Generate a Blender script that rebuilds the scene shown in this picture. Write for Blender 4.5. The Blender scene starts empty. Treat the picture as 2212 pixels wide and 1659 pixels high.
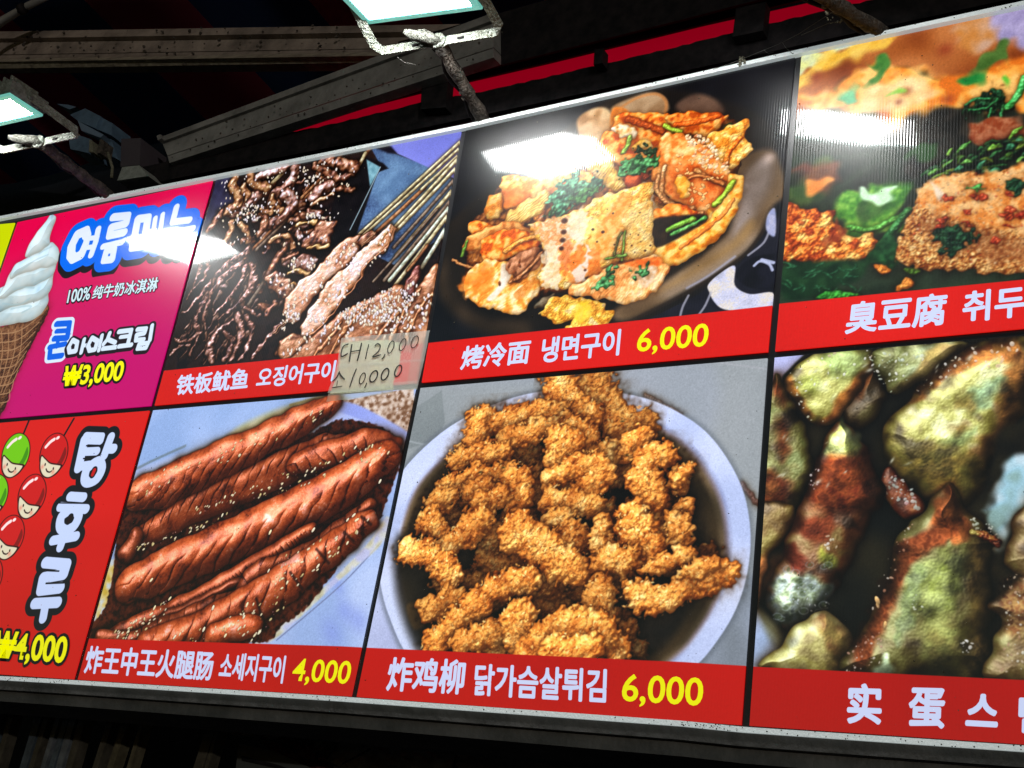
import bpy, bmesh, math, random
import numpy as np
from mathutils import Vector, Matrix
SC = bpy.context.scene
COL = SC.collection
BASE = 2.0                          # height of the sign's lower edge above the ground
def w3(x, y, z=0.0): return Vector((x, -z, y + BASE))     # sign plane (x right, y up, z out) -> world
# ---------------------------------------------------------------- camera, sky, sun, exposure
CAMPOS = (1.43068201, -0.30204115, 1.81986361)
CFWD = (-0.51235596, 0.37715286, -0.77152258); CUP = (0.07136095, 0.91399167, 0.39940811)
def _d(v): return Vector((v[0], -v[2], v[1])).normalized()
cam = bpy.data.objects.new('camera', bpy.data.cameras.new('camera')); COL.objects.link(cam)
f_, u_ = _d(CFWD), _d(CUP); r_ = f_.cross(u_).normalized(); u_ = r_.cross(f_)
M = Matrix((r_, u_, -f_)).transposed().to_4x4(); M.translation = w3(*CAMPOS); cam.matrix_world = M
cam.data.sensor_fit = 'HORIZONTAL'; cam.data.sensor_width = 36; cam.data.lens = 36 * 2760.0 / 2212.0
cam.data.clip_start = .05; cam.data.clip_end = 500
SC.camera = cam
world = bpy.data.worlds.new("World"); SC.world = world; world.use_nodes = True
nt = world.node_tree; bgn = nt.nodes['Background']; sky = nt.nodes.new('ShaderNodeTexSky'); sky.sky_type = 'NISHITA'; sky.sun_disc = False
sky.sun_elevation = math.radians(4); sky.sun_rotation = math.radians(0); nt.links.new(sky.outputs[0], bgn.inputs[0]); bgn.inputs[1].default_value = .08
sun = bpy.data.objects.new('sun', bpy.data.lights.new('sun', 'SUN')); COL.objects.link(sun)
sun.data.energy = .5; sun.data.angle = math.radians(.5); sun.data.color = (1, .93, .85); sun.rotation_euler = (math.radians(86), 0, math.radians(42))   # stands for the street lighting across the way, low in front
SC.view_settings.view_transform = 'Standard'; SC.view_settings.look = 'None'; SC.view_settings.exposure = 0; SC.view_settings.gamma = 1; SC.view_settings.use_curve_mapping = False
SC.cycles.sample_clamp_indirect = 4.0; SC.cycles.caustics_reflective = False; SC.cycles.caustics_refractive = False
SC.cycles.max_bounces = 6
LAMP_L = 98.0                       # floodlight face radiance
PRINT_E = 1.1                       # backlight behind the prints
# ---------------------------------------------------------------- printed pictures (painted in numpy, in the sign's own plane)
import numpy as np
RNG = np.random.RandomState(7)
PPM = 1400.0                       # print resolution, pixels per metre
def _rod(r):
    r = np.array(r, float); t = np.linalg.norm(r); k = r / t
    K = np.array([[0, -k[2], k[1]], [k[2], 0, -k[0]], [-k[1], k[0], 0]])
    return np.eye(3) + np.sin(t) * K + (1 - np.cos(t)) * K @ K
FD = 2760.0
RC = _rod([2.6213, .0579, -.7458]); TC = np.array([-.278, .5529, 2.251]); CC = -RC.T @ TC
def ray(x, y):
    d = RC.T @ np.array([(x - 1106) / FD, (y - 829.5) / FD, 1.0]); return d / np.linalg.norm(d)
def P(x, y, z=0.0):                # survey of the sign: a sighted point -> metres on the sign's plane
    d = ray(x, y); q = CC + d * (z - CC[2]) / d[2]; return q
def D2(pts): return [tuple(P(*p)[:2]) for p in pts]
def T(i, j, *pts): return [(737.333 * i + x / 3.0, 553.0 * j + y / 3.0) for x, y in pts]

_NS = {}
def _field(size):
    k = float(size)
    if k not in _NS:
        n = 1024; r = np.random.RandomState(int(k * 10) + 3)
        f = np.fft.rfft2(r.randn(n, n).astype(np.float32))
        fy = np.fft.fftfreq(n)[:, None]; fx = np.fft.rfftfreq(n)[None, :]
        g = np.exp(-(fx * fx + fy * fy) * (2 * np.pi * k * .45) ** 2 * .5)
        a = np.fft.irfft2(f * g, s=(n, n)); a -= a.mean(); a /= a.std() + 1e-9
        _NS[k] = a.astype(np.float32)
    return _NS[k]
def noise(shape, size, r=None):
    r = r or RNG
    a = _field(size); oy, ox = r.randint(0, 1024, 2)
    h, w = shape
    iy = (np.arange(h) + oy) % 1024; ix = (np.arange(w) + ox) % 1024
    return a[iy][:, ix]
def ramp(t, cols):
    c = np.array(cols, np.float32) / 255.0
    n = len(c) - 1; t = np.clip(t, 0, 1) * n; i = np.minimum(t.astype(int), n - 1); f = (t - i)[..., None]
    return c[i] * (1 - f) + c[i + 1] * f
def spline(pts, closed=True, n=5):
    p = np.array(pts, float); m = len(p); out = []
    rng = range(m) if closed else range(m - 1)
    for i in rng:
        if closed: a, b, c, d = p[i - 1], p[i], p[(i + 1) % m], p[(i + 2) % m]
        else: a, b, c, d = p[max(i - 1, 0)], p[i], p[i + 1], p[min(i + 2, m - 1)]
        for k in range(n):
            t = k / n
            out.append(.5 * ((2 * b) + (c - a) * t + (2 * a - 5 * b + 4 * c - d) * t * t + (3 * b - a - 3 * c + d) * t ** 3))
    if not closed: out.append(p[-1])
    return np.array(out)
def sdpoly(X, Y, V):
    d = np.full(X.shape, 1e12, np.float32); ins = np.zeros(X.shape, bool)
    for i in range(len(V)):
        ax, ay = V[i]; bx, by = V[(i + 1) % len(V)]
        ex, ey = bx - ax, by - ay; L = ex * ex + ey * ey
        if L < 1e-9: continue
        wx, wy = X - ax, Y - ay
        t = np.clip((wx * ex + wy * ey) / L, 0, 1)
        d = np.minimum(d, (wx - ex * t) ** 2 + (wy - ey * t) ** 2)
        if ay != by:
            c = ((ay > Y) != (by > Y)) & (X < ex * (Y - ay) / ey + ax); ins ^= c
    d = np.sqrt(d); return np.where(ins, d, -d)
def sdstroke(X, Y, V, R):
    best = np.full(X.shape, -1e9, np.float32); U = np.zeros(X.shape, np.float32); S = np.zeros(X.shape, np.float32)
    RR = np.ones(X.shape, np.float32); acc = 0.0
    for i in range(len(V) - 1):
        ax, ay = V[i]; bx, by = V[i + 1]; ex, ey = bx - ax, by - ay; L = ex * ex + ey * ey
        if L < 1e-9: continue
        l = L ** .5; wx, wy = X - ax, Y - ay
        t = np.clip((wx * ex + wy * ey) / L, 0, 1)
        r = R[i] + (R[i + 1] - R[i]) * t
        d = r - np.sqrt((wx - ex * t) ** 2 + (wy - ey * t) ** 2)
        m = d > best
        best = np.where(m, d, best); U = np.where(m, acc + t * l, U); S = np.where(m, (wx * ey - wy * ex) / l / r, S); RR = np.where(m, r, RR)
        acc += l
    return best, U, S, RR
LD = np.array([-.38, -.55, .74]); LD = LD / np.linalg.norm(LD)
def light(h, ld=LD, k=1.0):
    gy, gx = np.gradient(h.astype(np.float32)); gx = gx * k; gy = gy * k
    n = 1.0 / np.sqrt(gx * gx + gy * gy + 1)
    ndl = np.clip((-gx * ld[0] - gy * ld[1] + ld[2]) * n, 0, 1)
    hv = ld + np.array([0, 0, 1.0]); hv /= np.linalg.norm(hv)
    ndh = np.clip((-gx * hv[0] - gy * hv[1] + hv[2]) * n, 0, 1)
    return ndl, ndh

class Pic:
    def __init__(s, X0, X1, Y0, Y1, bg):
        s.X0, s.X1, s.Y0, s.Y1 = X0, X1, Y0, Y1
        s.w = int(round((X1 - X0) * PPM)); s.h = int(round((Y1 - Y0) * PPM))
        s.im = np.zeros((s.h, s.w, 3), np.float32) + np.array(bg, np.float32) / 255
    def px(s, pts):                # sighted points -> print pixels
        out = []
        for x, y in pts:
            q = P(x, y); out.append(((q[0] - s.X0) * PPM, (s.Y1 - q[1]) * PPM))
        return out
    def sc(s, x, y):               # print pixels per sighted unit near a point
        a = P(x, y); b = P(x + 6, y); c = P(x, y + 6)
        return (np.linalg.norm(b - a) + np.linalg.norm(c - a)) / 12 * PPM
    def win(s, V, m):
        V = np.array(V); x0 = int(max(0, V[:, 0].min() - m)); x1 = int(min(s.w, V[:, 0].max() + m + 1))
        y0 = int(max(0, V[:, 1].min() - m)); y1 = int(min(s.h, V[:, 1].max() + m + 1))
        if x1 - x0 < 2 or y1 - y0 < 2: return None
        Y, X = np.mgrid[y0:y1, x0:x1].astype(np.float32)
        return (slice(y0, y1), slice(x0, x1)), X, Y
    def comp(s, sl, a, rgb):
        a = np.clip(a, 0, 1)[..., None]; s.im[sl] = s.im[sl] * (1 - a) + rgb * a
    def warp(s, X, Y, w):
        if not w: return X, Y
        return X + w[0] * noise(X.shape, w[1]), Y + w[0] * noise(X.shape, w[1])
    # flat soft shape
    def flat(s, pts, cols, ns=20, na=.25, soft=1.0, warp=None, a=1.0, smooth=True, add=None, n2=None, keep=0):
        V = s.px(pts); V = spline(V) if smooth else np.array(V)
        q = s.win(V, soft * 3 + 6)
        if q is None: return
        sl, X, Y = q; Xw, Yw = s.warp(X, Y, warp)
        d = sdpoly(Xw, Yw, V)
        t = .5 + na * noise(X.shape, ns) + (na * .5 * noise(X.shape, n2) if n2 else 0)
        if len(cols) == 1: rgb = np.zeros(X.shape + (3,), np.float32) + np.array(cols[0], np.float32) / 255
        else: rgb = ramp(t, cols)
        al = np.clip(d / soft * .5 + .5, 0, 1); al = al * al * (3 - 2 * al)
        if keep and al.max() > 0:            # sauce: tints what is printed there and leaves its modelling
            lm = s.im[sl].mean(-1); mu = (lm * al).sum() / (al.sum() + 1e-6); rgb = rgb * (np.clip(lm / (mu + .02), .3, 2.2) ** keep)[..., None]
        s.comp(sl, al * a, rgb)
    def blob(s, x, y, r, cols, a=1.0, asp=1.0, ang=0.0, soft=1.0):   # soft gaussian-like spot, r in sighted units
        (px, py), = s.px([(x, y)]); k = s.sc(x, y); R = r * k
        q = s.win([(px - R * 2, py - R * 2), (px + R * 2, py + R * 2)], 2)
        if q is None: return
        sl, X, Y = q; c, sn = np.cos(ang), np.sin(ang); u = (X - px) * c + (Y - py) * sn; v = -(X - px) * sn + (Y - py) * c
        e = (u / R) ** 2 + (v / (R * asp)) ** 2
        al = np.exp(-e * 1.2) if soft >= 1 else np.clip((1 - np.sqrt(e)) / max(soft, .03), 0, 1)
        rgb = ramp(.5 + .25 * noise(X.shape, max(3, R * .3)), cols) if len(cols) > 1 else np.zeros(X.shape + (3,), np.float32) + np.array(cols[0], np.float32) / 255
        s.comp(sl, al * a, rgb)
    def body(s, sl, X, Y, d, cols, ns, na, bump, R, T_, spec, sh, lit, edge, tint=None, ld=LD, scol=(255, 250, 240), n2=None, a=1.0, extra=None, tadd=None):
        WM = np.array([.85, 1.1, 1.35], np.float32)          # browned food goes warm in its hollows
        if sh: s.im[sl] *= (1 - sh[0] * np.exp(-np.maximum(-d, 0) / sh[1]))[..., None] ** WM
        e = np.clip(d / R, 0, 1); h = T_ * R * np.sqrt(np.maximum(1 - (1 - e) ** 2, 0))
        for b in bump: h = h + b[0] * noise(X.shape, b[1]) * np.clip(d / (b[1] + .01), 0, 1)
        if extra is not None: h = h + extra
        ndl, ndh = light(h, ld)
        t = .5 + na * noise(X.shape, ns) + na * .5 * noise(X.shape, n2 or max(2, ns / 4))
        if tadd is not None: t = t + tadd
        rgb = ramp(t, cols)
        rgb = rgb * np.maximum(lit[0] + lit[1] * ndl, .02)[..., None] ** WM
        if edge: rgb *= (1 - edge[0] * np.exp(-np.maximum(d, 0) / edge[1]))[..., None] ** WM
        if spec:
            sp = spec[0] * ndh ** spec[1]
            rgb = rgb + sp[..., None] * np.array(scol, np.float32) / 255
        s.comp(sl, np.clip(d + .5, 0, 1) * a, rgb)
    def piece(s, pts, cols, ns=14, na=.28, bump=((1.2, 4),), R=14, T_=.8, warp=(2, 9), spec=(.25, 24), sh=(.55, 7), lit=(.35, .8), edge=(.3, 2.5), smooth=True, stripes=None, **k):
        V = s.px(pts); V = spline(V) if smooth else np.array(V)
        q = s.win(V, (sh[1] * 3 if sh else 0) + 10)
        if q is None: return
        sl, X, Y = q; Xw, Yw = s.warp(X, Y, warp)
        d = sdpoly(Xw, Yw, V)
        if stripes:
            c, sn = np.cos(stripes[0]), np.sin(stripes[0])
            k['extra'] = stripes[2] * np.sin((Xw * c + Yw * sn) * 6.283 / stripes[1] + 1.5 * noise(X.shape, 30))
        s.body(sl, X, Y, d, cols, ns, na, bump, R, T_, spec, sh, lit, edge, **k)
    def stroke(s, pts, r, cols, ns=10, na=.28, bump=((.8, 4),), T_=1.0, warp=(1, 8), spec=(.3, 20), sh=(.5, 5), lit=(.35, .8), edge=(.25, 2), fn=None, **k):
        V = spline(s.px(pts), False, 5); k0 = s.sc(*pts[len(pts) // 2])
        rr = np.array(r if hasattr(r, '__len__') else [r] * len(pts), float) * k0
        R = np.interp(np.linspace(0, 1, len(V)), np.linspace(0, 1, len(rr)), rr)
        q = s.win(V, R.max() + (sh[1] * 3 if sh else 0) + 6)
        if q is None: return
        sl, X, Y = q; Xw, Yw = s.warp(X, Y, warp)
        d, U, S, RR = sdstroke(Xw, Yw, V, R)
        if fn: k.update(fn(X, Y, d, U, S, RR))
        s.body(sl, X, Y, d, cols, ns, na, bump, float(R.mean()), T_, spec, sh, lit, edge, **k)
        return d, U, S
    # small stamped things: crumbs, sesame, chilli flakes
    def stamps(s, xy, size, cols, asp=(.4, .9), ang=None, shade=.5, al=1.0, shadow=.35, jag=.25):
        n = len(xy); cols = np.array(cols, np.float32) / 255
        for i in range(n):
            x, y = xy[i][0], xy[i][1]
            r = RNG.uniform(*size); a = RNG.uniform(0, 6.283) if ang is None else ang + RNG.normal(0, .35)
            m = int(r + 2); xi, yi = int(x), int(y)
            x0, x1, y0, y1 = xi - m, xi + m + 1, yi - m, yi + m + 1
            if x0 < 0 or y0 < 0 or x1 > s.w or y1 > s.h: continue
            gy, gx = np.mgrid[y0 - y:y1 - y, x0 - x:x1 - x].astype(np.float32)[:, :2 * m + 1, :2 * m + 1]
            c, sn = np.cos(a), np.sin(a); u = (gx * c + gy * sn) / r; v = (-gx * sn + gy * c) / (r * RNG.uniform(*asp))
            if jag: th = np.abs(u) + np.abs(v); e = th * (1 - jag) + jag * np.sqrt(u * u + v * v) * 1.2
            else: e = np.sqrt(u * u + v * v)
            A = np.clip((1 - e) * r * .9, 0, 1) * al
            col = cols[RNG.randint(len(cols))] * (xy[i][2] ** np.array([.85, 1.1, 1.35]) if len(xy[i]) > 2 else 1)
            lg = 1 + shade * np.clip(-(gx * .5 + gy * .85) / r, -1, 1)
            sub = s.im[y0:y1, x0:x1]
            if shadow: sub *= (1 - shadow * np.clip(1.5 - e, 0, 1) * al)[..., None]
            sub *= (1 - A)[..., None]; sub += A[..., None] * (col[None, None] * lg[..., None])
    def scatter(s, pts, n, smooth=True):
        V = s.px(pts); V = spline(V) if smooth else np.array(V)
        lo = V.min(0); hi = V.max(0); q = RNG.uniform(lo, hi, (n * 2, 2)).astype(np.float32)
        d = sdpoly(q[:, 0], q[:, 1], V); return q[d > 0][:n]
    def line(s, pts, w, col, a=1.0, soft=1.0):
        V = spline(s.px(pts), False, 6); k = s.sc(*pts[0])
        q = s.win(V, w * k + 4)
        if q is None: return
        sl, X, Y = q; d, U, S, RR = sdstroke(X, Y, V, np.full(len(V), w * k * .5))
        s.comp(sl, np.clip(d / soft + .5, 0, 1) * a, np.array(col, np.float32) / 255)
    def sat(s, k, g=1.0):
        m = s.im.mean(-1, keepdims=True); s.im = np.clip(m + (s.im - m) * k, 0, 1) * g
    def grain(s, amp=.02, size=2, blur=0):
        if blur:
            f = np.fft.rfft2(s.im, axes=(0, 1)); fy = np.fft.fftfreq(s.h)[:, None]; fx = np.fft.rfftfreq(s.w)[None]
            g = np.exp(-(fx * fx + fy * fy) * (2 * np.pi * blur) ** 2 * .5)[..., None]
            s.im = np.fft.irfft2(f * g, s=(s.h, s.w), axes=(0, 1)).astype(np.float32)
        s.im = np.clip(s.im + (amp * noise((s.h, s.w), size))[..., None] * (s.im + .1), 0, 1)

def pic_chicken(p):
    H, W = p.h, p.w
    full = [(700, 700), (1720, 700), (1720, 1500), (700, 1500)]
    p.flat(full, [(140, 148, 152), (158, 164, 170)], 150, .2, smooth=False)
    p.flat(T(1, 1, (640, 800), (2300, 640), (2300, 1300), (1900, 900), (1300, 830)), [(150, 158, 168), (170, 176, 190)], 120, .2, soft=30)
    p.flat(T(1, 1, (470, 990), (650, 870), (670, 1080), (610, 1190), (400, 1260)), [(120, 128, 132), (132, 140, 143)], 60, .2, soft=2.5, smooth=False, a=.8)
    p.line(T(1, 1, (400, 1190), (620, 1240)), 3, (170, 178, 185), .7, 4)
    p.line(T(2, 1, (230, 690), (540, 730)), 4, (170, 172, 180), .7, 4)
    p.stroke(T(1, 1, (1970, 900), (2120, 985), (2200, 1030)), 6, [(95, 65, 45), (130, 95, 70)])
    p.stroke(T(2, 1, (380, 1480), (480, 1600)), 7, [(100, 60, 50), (130, 90, 80)], a=.8)
    p.flat(T(1, 2, (-20, 250), (330, 150), (420, 640), (520, 900), (90, 900)), [(170, 178, 220), (196, 206, 244)], 90, .25, soft=8)
    p.flat(T(2, 2, (200, 700), (480, 400), (480, 1000), (60, 1010)), [(120, 128, 138), (150, 160, 178)], 60, .3, soft=12)
    outer = [(818, 1180), (828, 1110), (867, 1020), (951, 936), (1037, 886), (1137, 851), (1250, 838), (1311, 843), (1404, 863), (1475, 896), (1530, 938), (1575, 998), (1608, 1070), (1621, 1160), (1612, 1245), (1588, 1318), (1550, 1382), (1500, 1440), (1400, 1510), (1250, 1550), (1000, 1520), (890, 1430), (840, 1330), (820, 1250)]
    cen = np.array((1222, 1165.0))
    def shrink(k, dx=0, dy=0): return [tuple(cen + (np.array(q) - cen) * k + (dx, dy)) for q in outer]
    p.flat(shrink(1.02), [(90, 98, 110)], soft=9, a=.55)
    p.flat(outer, [(184, 198, 240), (204, 216, 255), (214, 224, 255)], 120, .35, soft=1.5)
    p.flat(shrink(.90, 0, 4), [(150, 160, 205), (205, 214, 248)], 70, .3, soft=5)
    p.flat(shrink(.885, -2, 6), [(120, 108, 120), (160, 145, 150)], 60, .3, soft=6)
    p.flat(shrink(.87, -4, 7), [(70, 58, 40), (112, 92, 66)], 60, .35, soft=7)
    p.flat(shrink(.845, -6, 9), [(40, 31, 18), (62, 47, 28)], 60, .35, soft=9)
    p.flat(shrink(.79, -10, 10), [(14, 11, 8), (34, 26, 16)], 50, .35, soft=22)
    p.flat(T(1, 2, (370, 150), (560, 300), (620, 700), (560, 900), (460, 850), (350, 500)), [(20, 17, 14), (36, 29, 20)], 60, .3, soft=20, a=.9)
    p.flat(T(1, 2, (420, 610), (500, 590), (560, 700), (470, 760)), [(70, 50, 25), (90, 66, 34)], 20, .3, soft=6, a=.7)
    p.flat(T(1, 2, (1880, 760), (2000, 640), (2212, 650), (2100, 850), (1950, 940), (1870, 930)), [(16, 14, 14), (34, 27, 22)], 40, .3, soft=18, a=.9)
    pal = [(150, 72, 20), (204, 114, 38), (232, 146, 58), (246, 174, 82), (255, 208, 124)]
    fl = [(206, 112, 38), (228, 138, 54), (242, 158, 68), (252, 184, 92), (255, 214, 134), (246, 168, 78), (218, 124, 46)]
    def crumb(pts, r, b=1.0, dens=1.0, t=T(1, 1)):
        V = spline(p.px(pts), False, 6); k0 = p.sc(*pts[len(pts) // 2]); R = r * k0 / 3.0 * 1.3
        rr = R * np.clip(1 + .16 * np.sin(np.arange(len(V)) * .9 + R) + .13 * RNG.randn(len(V)), .72, 1.35)
        q = p.win(V, R + 30)
        if q is None: return
        sl, X, Y = q; Xw, Yw = p.warp(X, Y, (4.5, 9)); Xw = Xw + 4 * noise(X.shape, 24); Yw = Yw + 3 * noise(X.shape, 20)
        d, U, S, RR = sdstroke(Xw, Yw, V, rr)
        cols = np.array(pal) * b
        p.body(sl, X, Y, d, cols, 26, .2, ((1.5, 7), (.6, 3)), R, .9, (.10, 8), (.6, 12), (.50, .74), (.34, 8), n2=8)
        # crumb flakes: bright on the lit flank, dark in the lee
        L = sum(np.hypot(*(V[i + 1] - V[i])) for i in range(len(V) - 1)) + 2 * R
        n = int(L * R * 2 / 46 * dens)
        idx = RNG.randint(0, len(V), n); th = RNG.uniform(0, 6.283, n); rad = rr[idx] * np.sqrt(RNG.uniform(0, 1.22, n))
        q = np.stack([V[idx, 0] + np.cos(th) * rad, V[idx, 1] + np.sin(th) * rad], 1)
        f = rad / R; sd = np.clip(1.06 - (np.cos(th) * .38 + np.sin(th) * .60) * f * .95 - .16 * f, .36, 1.3) * b
        o = np.argsort(-q[:, 1] * 0 + sd)
        p.stamps([(q[i, 0], q[i, 1], sd[i]) for i in o], (2.8, 7.4), fl, (.28, .6), shade=.22, shadow=.06, al=.6)
    A = lambda *a: T(1, 1, *a)
    B = lambda *a: T(1, 2, *a)
    # underlying, darker layer
    for i in range(46):
        a = RNG.uniform(0, 6.283); q = np.sqrt(RNG.uniform(0, 1))
        x = 1212 + np.cos(a) * 285 * q; y = 1190 + np.sin(a) * 250 * q; an = RNG.uniform(0, 3.14)
        if (y > 1280 and abs(x - 1212) > 190) or (y < 1000 and abs(x - 1212) > 170): continue
        crumb([(x, y), (x + 38 * np.cos(an), y + 38 * np.sin(an))], RNG.uniform(52, 70), RNG.uniform(.5, .72), .6)
    D = [(A((980, 1290), (1150, 1400)), 60, .6), (A((1180, 1260), (1230, 1330)), 70, .45), (A((1700, 1300), (1800, 1400)), 75, .6), (A((1240, 1420), (1300, 1560)), 60, .55),
         (B((980, 290), (1100, 350)), 85, .6), (B((860, 460), (900, 560)), 60, .5), (B((1300, 600), (1420, 620)), 70, .5), (B((1560, 480), (1620, 520)), 60, .5), (B((1000, 200), (960, 120)), 55, .6),
         (B((640, 330), (640, 420)), 60, .6), (B((1750, 420), (1900, 420)), 60, .5), (B((1250, 480), (1400, 450)), 70, .55), (B((1850, 760), (1850, 880)), 55, .6), (B((1950, 900), (1930, 860)), 40, .35), (B((2050, 60), (2130, 160)), 70, .75), (B((820, 620), (900, 680)), 70, .6)]
    for c, r, b in D: crumb(c, r, b * 1.05, .8)
    M = [(A((1640, 790), (1665, 900), (1740, 1010), (1850, 1100), (1920, 1120)), 78, .86),
         (A((1420, 790), (1430, 900), (1500, 1000), (1590, 1050)), 84, .98),
         (A((880, 1050), (930, 1110), (850, 1180)), 62, .95), (A((1020, 1070), (1130, 1050), (1260, 1020), (1420, 1030)), 60, 1.0),
         (A((1070, 1190), (1250, 1140), (1440, 1080)), 60, .92), (A((1500, 1100), (1590, 1170), (1600, 1280)), 62, .85),
         (A((740, 1310), (880, 1290), (1040, 1280)), 56, .98), (A((1380, 1180), (1480, 1200), (1400, 1300)), 68, 1.0),
         (A((1920, 1180), (1860, 1250), (1720, 1270)), 62, 1.04), (A((1700, 1290), (1620, 1330)), 60, .8),
         (A((700, 1500), (840, 1430), (960, 1450), (1060, 1400)), 58, .92), (A((820, 1540), (960, 1520)), 62, .98), (A((1110, 1420), (1160, 1510), (1130, 1610)), 66, .98),
         (A((2110, 1290), (1980, 1310), (1960, 1400), (1980, 1490), (2060, 1560)), 66, .98), (A((2170, 1420), (2200, 1500)), 50, .9),
         (A((1370, 1440), (1500, 1370), (1640, 1340), (1660, 1440), (1560, 1530)), 62, 1.02), (A((1360, 1580), (1480, 1590), (1640, 1620)), 62, .88),
         (A((590, 1620), (700, 1560)), 52, .88), (A((900, 1620), (1010, 1570)), 58, .9),
         (T(2, 1, (-30, 1440), (40, 1370)), 38, .95), (T(2, 1, (-20, 1640), (30, 1620)), 40, .98),
         (B((560, 40), (640, 130)), 56, .9), (B((900, 50), (790, 140), (680, 240)), 62, 1.0), (B((1350, 40), (1480, 70), (1530, 200), (1440, 210)), 56, .9),
         (B((430, 250), (550, 270), (650, 340), (720, 440)), 60, 1.0), (B((1120, 60), (1160, 150), (1290, 230), (1400, 320), (1530, 370)), 78, 1.06),
         (B((1690, 80), (1680, 200), (1730, 240)), 54, .96), (B((1870, 20), (1930, 130), (1990, 270)), 84, 1.02), (B((1690, 310), (1800, 290), (1860, 350)), 62, 1.02), (B((2160, 60), (2200, 160)), 60, .9),
         (B((2000, 370), (2110, 320), (2230, 290)), 50, .95), (B((570, 630), (640, 600), (720, 560)), 54, .9),
         (B((600, 850), (710, 720), (840, 620), (960, 510), (1100, 450), (1200, 440)), 62, .98), (B((1690, 480), (1650, 600), (1690, 700)), 72, .95),
         (B((1880, 510), (2010, 580), (2140, 550), (2250, 470), (2400, 430), (2470, 400)), 66, 1.04), (B((2240, 400), (2380, 340)), 50, .9),
         (B((780, 850), (900, 800), (1010, 780)), 66, 1.0), (B((1130, 660), (1150, 760), (1180, 880)), 72, 1.05), (B((1760, 850), (1790, 900)), 62, .95),
         (B((1240, 900), (1400, 790), (1560, 760), (1690, 810)), 92, 1.1), (B((1400, 900), (1600, 880)), 80, 1.12)]
    for k_, (c, r, b) in enumerate(M): crumb(c, r, b * (1.0 + .18 * ((k_ * 37) % 11) / 10))
    p.grain(.02, 2, .9)
    for x, y in A((900, 1400), (1050, 1370), (1820, 1070), (1850, 1290)): p.blob(x, y, 5, [(30, 38, 20)], .8, .5)
    p.stamps([(a, b) for a, b in p.scatter(outer, 130)], (1.0, 2.2), [(40, 34, 40), (90, 80, 90)], al=.7, shadow=0, shade=0)

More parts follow.
